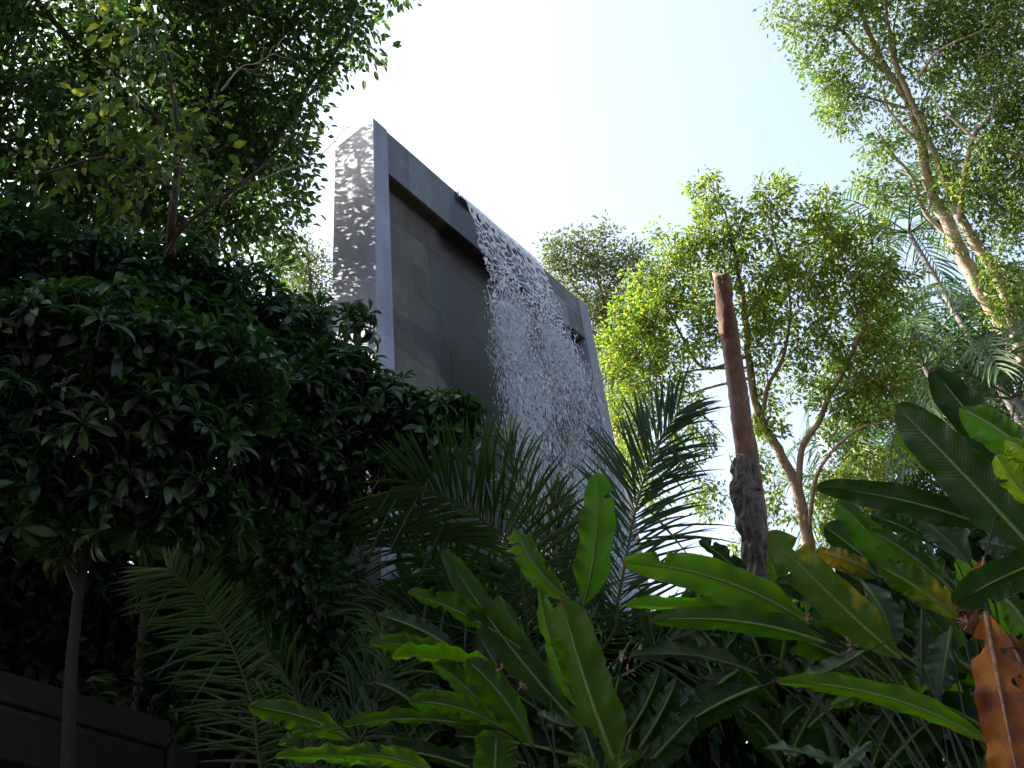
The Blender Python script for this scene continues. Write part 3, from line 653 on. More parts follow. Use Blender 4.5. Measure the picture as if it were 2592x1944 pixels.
# the tall many-stemmed tree at the right
lr = 21.0
r0 = foot(2640, 1150, lr)
def z8(x, y): return 1850 + x / 1.746, y / 1.746
def ln8(pts, d=lr): return [at(*z8(x, y), d + dd) for x, y, dd in pts]
limbsF = [([r0] + ln8([(1400, 1800, 0), (1296, 1620, 0), (1180, 1400, 0), (1040, 1170, 0), (960, 980, 0), (880, 830, 0), (800, 480, 0), (690, 320, 0), (600, 130, 0), (560, -20, 0), (520, -200, .2)]), [.30, .28, .26, .23, .21, .19, .16, .12, .10, .085, .06, .03]),
          (ln8([(1290, 1600, -.2), (1200, 1270, -.2), (1060, 1040, -.2), (980, 890, -.2), (910, 700, -.2), (830, 520, -.2), (720, 260, -.2), (690, 60, -.2), (680, -120, -.2)]), [.19, .17, .15, .13, .11, .09, .07, .05, .02]),
          (ln8([(1010, 980, -.3), (1025, 800, -.5), (1075, 600, -.6), (1140, 520, -.7), (1230, 380, -.8)]), [.10, .085, .07, .05, .02]),
          (ln8([(1360, 760, -.6), (1280, 700, -.7), (1180, 650, -.8), (1080, 610, -.8), (960, 510, -.8), (880, 430, -.8)]), [.09, .08, .06, .05, .035, .02]),
          (ln8([(980, 1060, .2), (860, 940, .2), (800, 780, .2), (720, 690, .2), (640, 560, .2)]), [.08, .07, .06, .05, .02]),
          (ln8([(850, 640, -.2), (760, 560, -.3), (690, 470, -.3), (670, 380, -.3)]), [.06, .05, .035, .02]),
          (ln8([(840, 580, .1), (770, 400, .2), (720, 190, .2), (740, 0, .2)]), [.07, .06, .04, .02]),
          (ln8([(690, 320, 0), (560, 220, 0), (480, 130, 0), (300, 100, 0), (180, 60, 0)]), [.07, .055, .045, .03, .012]),
          (ln8([(830, 340, -.4), (900, 240, -.5), (1000, 180, -.6), (1120, 130, -.7)]), [.05, .04, .03, .015]),
          (ln8([(780, 480, 0), (600, 430, .1), (450, 400, .1), (370, 340, .1)]), [.05, .035, .025, .01]),
          (ln8([(870, 870, .3), (720, 870, .3), (600, 900, .3), (500, 940, .3)]), [.04, .03, .022, .012])]
limbsF = [(p, [r * .62 for r in rr]) for p, rr in limbsF]
def b8(x, y, r, dd=0): return blob(*z8(x, y), r / 1.746, lr + dd)
blobsF = [b8(230, 80, 90), b8(330, 150, 90), b8(430, 60, 120), b8(560, 100, 140), b8(420, 300, 120), b8(480, 430, 120), b8(540, 500, 90), b8(640, 340, 130), b8(760, 120, 150), b8(900, 200, 150), b8(1060, 80, 170), b8(1200, 160, 170),
          b8(1000, 360, 160), b8(1180, 400, 170, -.4), b8(1340, 300, 200, -.4), b8(760, 560, 110), b8(640, 700, 100), b8(620, 820, 80), b8(720, 880, 100), b8(900, 600, 120), b8(1080, 740, 150, -.4), b8(1230, 620, 160, -.4), b8(1330, 820, 170, -.4),
          b8(950, 820, 110), b8(1120, 930, 120, -.3), b8(1250, 1040, 140, -.3), b8(1400, 560, 200, -.5), b8(640, -160, 220), b8(950, -200, 260), b8(1300, -150, 300), b8(1120, 1180, 70, -.3), b8(1200, 1350, 70, -.3), b8(1290, 1250, 110, -.3), b8(980, 1040, 70)]
tree('tall_tree', 'very tall many-stemmed tree with pale sunlit trunks and small leaves', 'tree', r0, limbsF, [b for b in blobsF], 2000, 22,
     (.098, .046), (MAT['tree_tall'], MAT['bark_pale']), 26, 'diamond', .22, twig=.006, hollow=.45, limb_sides=8)

# low dense trees behind, closing the gaps at the right
for i, (lab, bl, tip, seed) in enumerate((
        ('dark leafy tree behind the feather palms under the tall tree', [(2300, 850, 120), (2420, 900, 130), (2530, 800, 130), (2600, 950, 150), (2380, 1020, 120), (2500, 1080, 140), (2290, 1060, 110), (2640, 700, 120)], 800, 27),
        ('low dark tree behind the broad-leaved clump beside the tan trunk', [(2180, 1300, 90), (2240, 1220, 90), (2330, 1200, 110), (2260, 1330, 100), (2400, 1330, 140)], 420, 28))):
    dd = 25.0; bx, by, _ = bl[0]; g0 = foot(bx + 120, by + 400, dd)
    tree('leafy_tree', lab, 'tree', g0, [([g0, at(bx + 110, by + 300, dd), at(bx + 80, by + 100, dd), at(bx + 60, by - 40, dd)], [.18, .15, .10, .03]), ([at(bx + 100, by + 200, dd), at(bx + 180, by + 120, dd), at(bx + 240, by, dd)], [.08, .05, .02])],
         [blob(x, y, r, dd) for x, y, r in bl], tip, 20, (.14, .07), (MAT['tree_dark'], MAT['bark_dark']), seed, 'diamond', .38)

# ------------------------------------------------------------------ the sawn-off trunk
def build_stump():
    ds = 13.8; rng = np.random.RandomState(8)
    def z7(x, y, dd=0): return at(1350 + x / 1.58, 400 + y / 1.58, ds + dd - max(0, y - 800) / 750 * .95)
    top = z7(752, 470); b = foot(2000, 1850, ds - 1.6)
    P = [b, z7(990, 1900), z7(915, 1640), z7(885, 1450), z7(862, 1250), z7(838, 1080), z7(812, 900), z7(786, 730), z7(768, 600), top]
    root = thing('sawn_off_trunk', 'reddish-brown sawn-off tree trunk leaning alone beside the stone wall', 'trunk', b)
    C = catmull(P, 70); C += rng.normal(0, .004, C.shape)
    rr = np.interp(np.linspace(0, 1, 12), [0, .3, .5, .7, .9, 1], [.24, .20, .155, .135, .122, .105])
    mb = MB(); lumpy(mb, C, [.23, .20, .175, .158, .145, .134, .127, .122, .114, .098], 22, .13, 31, 7.0); mb.build('trunk', MAT['bark_red'], root, True)
    # sawn top, tilted, with a lip of wood
    T = norm(C[-1] - C[-3]); a = norm(np.cross(T, [0, 1, .2])); bb = np.cross(T, a); ang = np.linspace(0, 2 * np.pi, 18, endpoint=False)
    ring = np.array([C[-1] + .097 * (math.cos(x) * a + math.sin(x) * bb) + T * (.05 * math.cos(x + .6) + .02) for x in ang])
    low = ring - T * .10
    mb = MB(); mb.add(np.vstack([low, ring]), [[i, (i + 1) % 18, 18 + (i + 1) % 18, 18 + i] for i in range(18)]); mb.add(ring, [list(range(18))])
    mb.build('cut_end', MAT['cut_wood'], root)
    # rotten hollow branch stub on the lower trunk
    q = [z7(960, 1800, -.02), z7(905, 1600, -.09), z7(868, 1440, -.14), z7(846, 1320, -.15), z7(834, 1235, -.13), z7(830, 1200, -.10)]
    Q = catmull(q, 18); mb = MB(); Q = catmull(q, 40); lumpy(mb, Q, [.16, .165, .165, .165, .15, .13, .06], 26, .42, 33, 13.0); mb.build('rotten_stub', MAT['bark_rot'], root)
    q = [z7(880, 1330, -.12), z7(872, 1240, -.12), z7(868, 1180, -.1)]
    mb = MB(); lumpy(mb, catmull(q, 24), [.10, .075, .03], 16, .5, 37, 14.0); mb.build('rotten_stub', MAT['bark_rot'], root)
    for (x, y, dx, dy) in ((838, 1190, -34, -12), (800, 1240, -18, -60)):
        s0 = z7(x, y, -.2); e = z7(x + dx, y + dy, -.24); mb = MB(); tube(mb, [s0, (s0 + e) / 2, e], [.012, .009, .003], 5); mb.build('splinter', MAT['cut_wood'], root)
build_stump()

# ------------------------------------------------------------------ rosette shrubs
def rosette_mesh(seed, mat):
    rng = np.random.RandomState(seed); mb = MB(); n = rng.randint(10, 14)
    az = np.linspace(0, 2 * np.pi, n, endpoint=False) + rng.uniform(-.25, .25, n); el = rng.uniform(-.45, .35, n); el[: n // 3] = rng.uniform(.35, .95, n // 3)
    rng.shuffle(el)
    d = np.stack([np.cos(az) * np.cos(el), np.sin(az) * np.cos(el), np.sin(el)], 1)
    Ln = rng.uniform(.10, .155, n) * np.where(el > .35, .75, 1)
    leaves(mb, 'spoon', np.zeros((n, 3)) + d * .006, d, np.tile([0, 0, 1.0], (n, 1)) + rng.normal(0, .2, (n, 3)), Ln, Ln * rng.uniform(.26, .34, n))
    tube(mb, [[0, 0, -.10], [.005, 0, -.04], [0, 0, .012]], [.005, .004, .002], 4)
    return mb.mesh('leaf_rosette', mat, True)
ROS = [rosette_mesh(100 + i, MAT['shrub']) for i in range(7)]
def mesh_arrays(me):
    V = np.empty(len(me.vertices) * 3, np.float32); me.vertices.foreach_get('co', V); V = V.reshape(-1, 3)
    tri = [tuple(p.vertices) for p in me.polygons]; return V, np.array([t for t in tri if len(t) == 3]), np.array([t for t in tri if len(t) == 4])
ROSA = [mesh_arrays(m) for m in ROS]

def shrub(label, base, stems, blobs, n, seed, nparts=280, size=1.0, stem_mat='bark_dark'):
    """blobs are ellipsoids; rosettes sit on their outer skin, tilted outwards; the ones nearest the eye are parts"""
    rng = np.random.RandomState(seed); root = thing('rosette_shrub', label, 'shrub', base, 'shrubs with whorled leaves')
    nodes = []
    for pts, rr in stems:
        P = catmull(pts, 5 * len(pts)); mb = MB(); tube(mb, P, rr, 8, .05, rng); mb.build('stem', MAT[stem_mat], root, True); nodes.append(P[len(P) // 3:])
    nodes = np.concatenate(nodes)
    w = np.array([b[4] for b in blobs]); w = w / w.sum(); ch = rng.choice(len(blobs), n, p=w)
    Cc = np.array([b[0] for b in blobs])[ch]; Rd = np.array([[b[1], b[2], b[3]] for b in blobs])[ch]
    d = rdir(rng, n); d[:, 2] = d[:, 2] * .8 + .15; d = norm(d); deep = rng.rand(n) ** 2.2
    pos = Cc + d * Rd * (1 - .65 * deep)[:, None] + rng.normal(0, .03, (n, 3))
    up = norm(d * .75 + np.array([0, 0, .75]) + rng.normal(0, .25, (n, 3)))
    spin = rng.rand(n) * 6.28; sc = size * rng.uniform(.7, 1.5, n); which = rng.randint(0, len(ROS), n)
    near = np.argsort(np.linalg.norm(pos - EYE, axis=1) + 3.0 * deep); parts = set(near[:nparts].tolist())
    mbs = MB(); mbt = MB()
    order = np.argsort([np.min(np.sum((nodes - p) ** 2, 1)) for p in pos]); cap = np.empty((len(nodes) + n * 2, 3)); cap[:len(nodes)] = nodes; nn = len(nodes)
    for i in order:
        z = up[i]; a = norm(np.cross(z, [.31, .2, .93])); b = np.cross(z, a); c, s = math.cos(spin[i]), math.sin(spin[i])
        Rm = np.stack([a * c + b * s, -a * s + b * c, z], 1) * sc[i]
        if i in parts:
            o = link('leaf_rosette', ROS[which[i]], root)
            o.matrix_parent_inverse = Matrix.Identity(4)
            o.matrix_local = Matrix.Translation(Vector(tuple(pos[i] - np.array(base)))) @ Matrix(Rm.tolist()).to_4x4()
        else:
            V, T3, T4 = ROSA[which[i]]; Vw = V @ Rm.T + pos[i]; mbs.add(Vw, T3); mbs.f.append(T4 + mbs.n - len(V)) if len(T4) else None
        q = cap[:nn]; p = pos[i] - z * .10 * sc[i]; k = q[np.argmin(np.sum((q - p) ** 2, 1))]; l = np.linalg.norm(p - k)
        mid = (k + p) / 2 + rng.normal(0, .06 * l, 3) - np.array([0, 0, .04 * l]); r_ = .004 + .004 * min(l, 1.2)
        tube(mbt, [k, k * .25 + mid * .5 + p * .25, p], [r_, .0035], 3); cap[nn] = mid; cap[nn + 1] = p; nn += 2
    mbt.build('twigs', MAT['bark_lichen'], root)['kind'] = 'stuff'
    if mbs.n: mbs.build('foliage', MAT['shrub'], root, True)['kind'] = 'stuff'
    return root

def bl(px, py, r, d, flat=1.0): return blob(px, py, r, d, None, flat)
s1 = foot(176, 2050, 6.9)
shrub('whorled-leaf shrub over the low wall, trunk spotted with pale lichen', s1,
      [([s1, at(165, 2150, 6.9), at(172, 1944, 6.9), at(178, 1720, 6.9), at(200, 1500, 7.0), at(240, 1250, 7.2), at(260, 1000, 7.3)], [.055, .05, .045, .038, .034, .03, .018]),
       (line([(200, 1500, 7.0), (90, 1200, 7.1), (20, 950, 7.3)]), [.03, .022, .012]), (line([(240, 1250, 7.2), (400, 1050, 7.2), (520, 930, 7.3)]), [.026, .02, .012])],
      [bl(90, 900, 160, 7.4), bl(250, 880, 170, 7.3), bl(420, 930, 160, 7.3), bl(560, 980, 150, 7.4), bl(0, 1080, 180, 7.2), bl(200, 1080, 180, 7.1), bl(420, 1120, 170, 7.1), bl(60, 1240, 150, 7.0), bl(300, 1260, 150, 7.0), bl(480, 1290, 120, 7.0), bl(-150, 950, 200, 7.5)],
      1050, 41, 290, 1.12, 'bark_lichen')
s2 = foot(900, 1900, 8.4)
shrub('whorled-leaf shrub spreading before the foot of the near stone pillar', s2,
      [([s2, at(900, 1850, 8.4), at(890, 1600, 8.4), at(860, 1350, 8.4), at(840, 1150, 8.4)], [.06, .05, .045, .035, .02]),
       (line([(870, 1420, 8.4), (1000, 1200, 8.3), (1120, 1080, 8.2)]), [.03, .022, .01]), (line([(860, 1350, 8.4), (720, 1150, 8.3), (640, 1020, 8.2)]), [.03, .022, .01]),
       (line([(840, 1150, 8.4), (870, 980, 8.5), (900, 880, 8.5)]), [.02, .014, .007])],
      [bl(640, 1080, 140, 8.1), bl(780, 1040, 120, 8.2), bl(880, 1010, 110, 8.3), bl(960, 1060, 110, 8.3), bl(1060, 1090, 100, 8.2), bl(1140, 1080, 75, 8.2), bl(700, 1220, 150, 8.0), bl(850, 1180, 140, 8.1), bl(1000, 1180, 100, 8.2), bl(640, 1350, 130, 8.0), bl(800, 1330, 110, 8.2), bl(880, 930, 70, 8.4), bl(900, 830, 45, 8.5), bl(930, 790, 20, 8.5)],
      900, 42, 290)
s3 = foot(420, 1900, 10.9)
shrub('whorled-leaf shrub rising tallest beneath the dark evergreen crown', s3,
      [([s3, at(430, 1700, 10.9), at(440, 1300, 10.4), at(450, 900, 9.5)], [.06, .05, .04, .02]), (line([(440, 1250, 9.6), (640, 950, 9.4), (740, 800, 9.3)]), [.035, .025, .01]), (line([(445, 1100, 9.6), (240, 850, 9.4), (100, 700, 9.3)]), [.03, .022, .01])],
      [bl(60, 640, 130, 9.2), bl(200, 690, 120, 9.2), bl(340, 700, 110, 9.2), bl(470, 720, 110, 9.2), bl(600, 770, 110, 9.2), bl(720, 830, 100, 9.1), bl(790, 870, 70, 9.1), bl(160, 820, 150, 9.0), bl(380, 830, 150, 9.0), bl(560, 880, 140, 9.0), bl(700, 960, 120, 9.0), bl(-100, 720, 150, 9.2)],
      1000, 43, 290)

# ------------------------------------------------------------------ low wall at the left, parallel to the fountain wall
def build_low_wall():
    o = at(384, 1812, 8.6); t = thing('low_wall', 'low dark concrete terrace wall with projecting coping beside lichen-spotted stem', 'wall', np.array([o[0], o[1], GROUND])); A = o
    def B(name, mat, x0, x1, y0, y1, z0, z1, ch=.008):
        mb = MB(); box(mb, A, WU, WN, WZ, x0, x1, y0, y1, z0, z1, ch); return mb.build(name, mat, t)
    zb = GROUND - A[2]
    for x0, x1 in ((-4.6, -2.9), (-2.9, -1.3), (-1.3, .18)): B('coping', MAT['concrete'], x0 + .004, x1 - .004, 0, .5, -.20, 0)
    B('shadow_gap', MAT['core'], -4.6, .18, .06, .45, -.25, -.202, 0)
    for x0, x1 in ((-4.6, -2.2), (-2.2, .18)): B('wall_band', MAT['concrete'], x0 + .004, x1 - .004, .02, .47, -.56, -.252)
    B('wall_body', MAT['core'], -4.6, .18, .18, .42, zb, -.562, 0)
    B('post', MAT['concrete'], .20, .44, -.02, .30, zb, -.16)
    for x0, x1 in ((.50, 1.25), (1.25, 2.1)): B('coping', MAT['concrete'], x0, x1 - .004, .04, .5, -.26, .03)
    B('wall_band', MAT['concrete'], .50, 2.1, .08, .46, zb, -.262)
build_low_wall()

# ------------------------------------------------------------------ palms
def frond(root, P, leaf_len, n, roll, mat, seed, droop=.25, wid=.028, ang=55, rr=.012, face=None, both=(1, 1), t0=.12, jitter=.10, name='frond', label=None):
    """P: rachis points from base to tip. Leaflets leave both sides, V-folded, with a sag of their own."""
    rng = np.random.RandomState(seed); C = catmull(P, 40); T = norm(np.gradient(C, axis=0))
    mb = MB(); tube(mb, C, [rr, rr * .8, rr * .5, rr * .15], 6); fr = mb.build(name, MAT['rachis'], root, True)
    if label: fr['label'] = label
    mb = MB()
    for sd, on in ((1, both[0]), (-1, both[1])):
        if not on: continue
        Ls = leaf_len * on
        for k in range(n):
            t = t0 + (1 - t0) * (k + rng.rand() * .6) / n; i = min(38, int(t * 39)); c = C[i] + (C[i + 1] - C[i]) * (t * 39 - i); tg = T[i]
            v = norm(c - EYE) if face is None else np.asarray(face, float)
            side = norm(np.cross(tg, v)); nr = np.cross(side, tg); side = side * math.cos(roll) + nr * math.sin(roll); up = norm(np.cross(side, tg))
            if up[2] < 0: up = -up
            a = rad(ang - 30 * t ** 2 + rng.normal(0, 5)); L = Ls * (.45 + 1.1 * math.sin(math.pi * min(1, .18 + .72 * t)) ** .8) / 1.45 * rng.uniform(.85, 1.1)
            d = norm(tg * math.cos(a) + side * sd * math.sin(a) + up * .22 + rng.normal(0, jitter, 3))
            u = np.linspace(0, 1, 6); dr = droop * (.6 + .8 * rng.rand()); kink = rng.rand() < .12
            pts = c + np.outer(u * L, d); pts[:, 2] -= L * dr * u ** 2.2
            if kink: j = rng.randint(2, 5); pts[j:, 2] -= L * (u[j:] - u[j - 1]) * .8; pts[j:] -= np.outer(L * (u[j:] - u[j - 1]) * .5, d)
            dt = norm(np.gradient(pts, axis=0)); w = norm(np.cross(dt, up)) * (wid * np.array([.35, .9, 1, .8, .5, .05]))[:, None] * .5; nn_ = np.cross(w, dt)
            dep = up * (wid * .22)
            V = np.empty((18, 3)); V[0::3] = pts + w; V[1::3] = pts - dep * np.array([.3, 1, 1, .8, .5, 0])[:, None]; V[2::3] = pts - w
            F = []
            for j in range(5):
                b = 3 * j; F += [[b, b + 1, b + 4, b + 3], [b + 1, b + 2, b + 5, b + 4]]
            mb.add(V, F)
    lf_ = mb.build('leaflets', mat, fr); lf_['kind'] = 'stuff'
    return fr

def z5(x, y, d): return at(900 + x / 2.089, 1150 + y / 2.089, d)
def z4(x, y, d): return at(x / 2.212, 1244 + y / 2.212, d)
pb = foot(1330, 1980, 7.6)
palm = thing('feather_palm', 'feather palm with spreading green fronds below the falling water', 'palm', pb)
mbx = MB(); crownp = at(1340, 1800, 7.6); tube(mbx, catmull([pb, pb * .5 + crownp * .5 + [.05, 0, 0], crownp], 14), [.10, .085, .07], 9, .05, np.random.RandomState(2)); mbx.build('stem', MAT['bark_lichen'], palm, True)
frond(palm, [crownp, z5(915, 1000, 7.6), z5(880, 700, 7.6), z5(810, 470, 7.5), z5(690, 360, 7.4), z5(560, 265, 7.3), z5(430, 205, 7.2), z5(310, 150, 7.1)], .80, 84, .25, MAT['palm'], 51, .16, .022, 62, .014)
frond(palm, [crownp, z5(1330, 1000, 7.6), z5(1390, 760, 7.6), z5(1440, 500, 7.7), z5(1480, 300, 7.8), z5(1530, 120, 7.9), z5(1600, -60, 8.0), z5(1700, -220, 8.1)], .82, 88, -.15, MAT['palm'], 52, .18, .022, 50, .014)
frond(palm, [crownp, z5(980, 800, 7.9), z5(960, 560, 8.0), z5(900, 330, 8.1), z5(850, 120, 8.2), z5(800, -60, 8.3)], .62, 46, .5, MAT['palm'], 53, .25, .024, 40, .012)
frond(palm, [crownp, z5(1130, 900, 7.8), z5(1090, 640, 7.9), z5(1060, 420, 8.0), z5(1050, 230, 8.1)], .55, 40, .4, MAT['palm'], 54, .25, .024, 38, .012)
frond(palm, [crownp, z5(700, 1000, 7.4), z5(480, 900, 7.3), z5(250, 860, 7.2), z5(60, 870, 7.1)], .55, 46, .3, MAT['palm'], 55, .35, .024, 55, .011)
frond(palm, [crownp, z5(720, 900, 7.8), z5(500, 650, 7.8), z5(300, 480, 7.8), z5(130, 380, 7.7)], .55, 46, .5, MAT['palm'], 56, .3, .024, 55, .011)
frond(palm, [crownp, z5(1450, 1150, 7.4), z5(1600, 1020, 7.3), z5(1740, 960, 7.3), z5(1850, 950, 7.2)], .50, 40, .3, MAT['palm'], 57, .4, .024, 55, .011)
pb2 = foot(760, 2150, 6.3)
palm2 = thing('feather_palm', 'young feather palm with arching fronds beside the low concrete wall', 'palm', pb2)
crown2 = at(700, 2080, 6.2)
mbx = MB(); tube(mbx, catmull([pb2, crown2 * .5 + pb2 * .5 + [.03, 0, 0], crown2], 12), [.07, .06, .045], 9, .05, np.random.RandomState(3)); mbx.build('stem', MAT['bark_lichen'], palm2, True)
frond(palm2, [crown2, z4(1455, 1520, 6.1), z4(1430, 1300, 6.05), z4(1385, 1100, 6.0), z4(1290, 850, 5.95), z4(1190, 690, 5.9), z4(1090, 560, 5.85), z4(1000, 480, 5.8), z4(940, 430, 5.8)], .42, 80, .25, MAT['palm'], 61, .10, .019, 76, .011, both=(1, .5))
frond(palm2, [crown2, z4(1700, 1500, 6.4), z4(1690, 1250, 6.5), z4(1580, 1000, 6.5), z4(1450, 830, 6.5), z4(1310, 720, 6.5)], .42, 52, .8, MAT['palm'], 62, .45, .017, 45, .010)
frond(palm2, [crown2, z4(1850, 1500, 6.6), z4(1980, 1250, 6.7), z4(2040, 1050, 6.8), z4(2050, 850, 6.8)], .45, 50, .7, MAT['palm'], 63, .35, .018, 50, .010)
frond(palm2, [crown2, z4(1900, 1560, 6.3), z4(2040, 1350, 6.3), z4(2130, 1150, 6.3), z4(2160, 900, 6.3), z4(2120, 760, 6.3)], .42, 46, .6, MAT['palm'], 64, .4, .017, 55, .010)

# slender palms far at the right, under the tall tree
def far_palm(label, crown, base, ang0, n, seed, L=2.6, leaf=.62):
    rng = np.random.RandomState(seed); t = thing('slender_palm', label, 'palm', base, 'slender palms beneath the tall tree')
    mb = MB(); tube(mb, catmull([base, (base + crown) / 2 + [.15, 0, 0], crown], 20), [.085, .07, .055], 9, .04, rng); mb.build('trunk', MAT['bark_grey'], t, True)
    for k in range(n):
        a = ang0 + 2 * math.pi * k / n + rng.uniform(-.2, .2); e = rng.uniform(.1, 1.1); h = np.array([math.cos(a), math.sin(a), 0]); l = L * rng.uniform(.8, 1.1)
        P = [crown, crown + h * l * .3 * math.cos(e) + WZ * l * .3 * math.sin(e), crown + h * l * .62 * math.cos(e * .7) + WZ * l * .45 * math.sin(e), crown + h * l * .9 * math.cos(e * .5) + WZ * l * .3 * math.sin(e) - WZ * l * .15, crown + h * l * 1.02 - WZ * l * (.55 - .3 * math.sin(e))]
        frond(t, P, leaf, 34, 0, MAT['far_palm'], seed * 31 + k, .55, .045, 62, .02, face=(0, 0, 1))
for k, (lab, px, py, d, seed) in enumerate((('slender palm crown highest behind the tall tree stems', 2300, 590, 24.5, 71), ('slender palm with drooping silvery fronds low beside the tall trunk', 2340, 930, 22.5, 72),
                                            ('slender palm with drooping fronds over the broad-leaved clump', 2570, 1010, 20.0, 73), ('slender palm half hidden behind the spreading tree', 2200, 1200, 23.0, 74))):
    c = at(px, py, d); far_palm(lab, c, np.array([c[0] + .3, c[1], GROUND]), .4 + k, 11, seed, 2.4, .6)

# ------------------------------------------------------------------ broad-leaved clumps
def blade(root, tip, base, wpx, mat, bend=(0, 0), bow=.08, roll=0.0, fold=.8, wave=.016, tears=(), seed=0, petiole_to=None, curl=.20, blunt=.5, label=None, name='leaf'):
    """one banana-like leaf: a blade grown along a curved midrib, with stalk and midrib as its own pieces"""
    rng = np.random.RandomState(seed + 900)
    if roll == 0: roll = rng.choice([-1, 1]) * rng.uniform(.15, .45)
    wpx = 1.06 * wpx / math.cos(fold) ** .8
    if not tears and rng.rand() < .55: tears = [(rng.choice([-1, 1]), rng.uniform(.25, .9), rng.uniform(.2, .7)) for _ in range(rng.randint(1, 4))]
    A = at(*base); Bp = at(*tip); dm = (base[2] + tip[2]) / 2
    C = at((base[0] + tip[0]) / 2 + bend[0] * 2, (base[1] + tip[1]) / 2 + bend[1] * 2, dm - bow)
    nt_, nc = 44, 6; t = np.linspace(0, 1, nt_)[:, None]
    mid = A * (1 - t) ** 2 + 2 * C * t * (1 - t) + Bp * t ** 2; T = norm(np.gradient(mid, axis=0)); t = t[:, 0]
    W_ = wpx * dm / FPX / max(.35, abs(math.cos(roll)))
    e = np.clip((t - blunt) / (1 - blunt), 0, 1)
    prof = np.minimum(1, (t / .22 + .02) ** .75) * np.sqrt(np.clip(1 - e ** 2.4, 0, 1)); prof[-1] = .02
    prof *= 1 + .04 * np.sin(t * 9 + seed)
    v = norm(mid - EYE); side = norm(np.cross(T, v)); nr = norm(np.cross(side, T))
    rl = roll + .25 * (t - .5) * math.sin(seed * 1.7); s2_ = side * np.cos(rl)[:, None] + nr * np.sin(rl)[:, None]; n2 = norm(np.cross(s2_, T))
    cs = np.linspace(-1, 1, 2 * nc + 1); V = np.empty((nt_, 2 * nc + 1, 3)); UV = np.empty((nt_, 2 * nc + 1, 2)); ph = rng.rand(2) * 6.28
    ragg = 1 + rng.uniform(-.02, .02, (nt_, 2))
    for j, c in enumerate(cs):
        sd = 0 if c < 0 else 1; ac = abs(c); hw = W_ / 2 * prof * (ragg[:, sd] if ac > .8 else 1)
        hgt = hw * ac * math.sin(fold) - hw * curl * ac ** 2 * 1.6 + wave * ac ** 2 * (np.sin(t * 17 + ph[sd]) + .6 * np.sin(t * 41 + 2 * ph[sd])) * prof
        V[:, j] = mid + s2_ * (c * hw * math.cos(fold))[:, None] - n2 * hgt[:, None] * -1 + T * (ac ** 1.6 * hw * .35)[:, None] * (1 - e)[:, None]
        UV[:, j, 0] = c * .5 + .5; UV[:, j, 1] = t
    idx = np.arange(nt_ * (2 * nc + 1)).reshape(nt_, -1); keep = np.ones((nt_ - 1, 2 * nc), bool)
    for (sd, tt_, depth) in tears:                     # splits along the side veins
        i = int(tt_ * (nt_ - 1)); k = max(1, int(round(depth * nc)))
        cols = range(0, k) if sd < 0 else range(2 * nc - k, 2 * nc)
        for cc in cols: keep[i, cc] = False
        for m_, sg in ((i, -1), (i + 1, 1)):
            for j in range(2 * nc + 1):
                c = cs[j]
                if c * sd > 0 and abs(c) > 1 - depth:
                    q = (abs(c) - (1 - depth)) / depth; V[m_, j] += T[m_] * sg * q * .022 + n2[m_] * sg * q * .03
    F = np.stack([idx[:-1, :-1], idx[:-1, 1:], idx[1:, 1:], idx[1:, :-1]], -1)[keep]
    mb = MB(); mb.add(V.reshape(-1, 3), F, UV.reshape(-1, 2)); o = mb.build(name, mat, root, True)
    if label: o['label'] = label
    mb = MB(); tube(mb, mid - n2 * -.0025, np.array([.010, .008, .005, .0015]) * W_ / .2, 5); mb.build('midrib', MAT['husk'] if mat is MAT['leaf_dead'] else MAT['midrib'], o, True)
    if petiole_to is not None:
        g = np.asarray(petiole_to, float); d0_ = A - norm(T[0] + norm(A - g) * .5) * .22
        P = catmull([A + T[1] * .02, d0_, d0_ * .45 + g * .55 + rng.normal(0, .05, 3), g + rng.normal(0, .06, 3) * [1, 1, 0]], 16)
        mb = MB(); tube(mb, P, np.array([.006, .006, .007, .009]) * min(1.2, W_ / .2), 6); mb.build('stalk', MAT['petiole'], o, True)
    return o

def s5(x, y): return 900 + x / 2.089, 1150 + y / 2.089
def s6(x, y): return 1700 + x / 1.517, 850 + y / 1.517
def s4(x, y): return x / 2.212, 1244 + y / 2.212
c0 = np.array([0.12, 5.1, GROUND])
clump = thing('broad_leaved_clump', 'clump of broad bright green paddle leaves below the waterfall', 'plant', c0, 'broad-leaved clumps')
def lv5(tip, base, w, mat, d=5.6, dt=0, **kw):
    k = kw.pop('z', s5); blade(clump, (*k(*tip), d + dt), (*k(*base), d), w, MAT[mat], petiole_to=None if kw.get('seed', 0) >= 100 else c0 + np.array([0, 0, .2]), **kw)
lv5((1280, 95), (1205, 800), 84, 'leaf_green', 5.9, .1, bend=(14, 0), wave=.022, seed=1, fold=.3, curl=.2, label='upright wavy leaf')
lv5((852, 395), (1125, 770), 64, 'leaf_bright', 5.8, .1, bend=(-14, 10), seed=2, tears=((1, .84, .8), (1, .72, .5), (-1, .40, .4)), blunt=.75)
lv5((462, 500), (1165, 1420), 76, 'leaf_green', 5.6, .3, bend=(-8, 14), seed=3, tears=((1, .70, .7), (1, .62, .5)), fold=.35)
lv5((270, 733), (870, 1030), 50, 'leaf_green', 5.7, .2, bend=(6, -14), seed=4, roll=.6)
lv5((115, 848), (540, 1050), 62, 'leaf_dark', 5.5, .1, bend=(4, -12), seed=5)
lv5((70, 998), (520, 1065), 44, 'leaf_green', 5.4, 0, bend=(0, -8), seed=6, roll=.4)
lv5((190, 1075), (760, 1160), 40, 'leaf_bright', 5.3, -.1, bend=(0, -16), seed=7, roll=.9)
lv5((585, 1085), (935, 1540), 82, 'leaf_green', 5.1, -.1, bend=(8, -14), seed=8, blunt=.6)
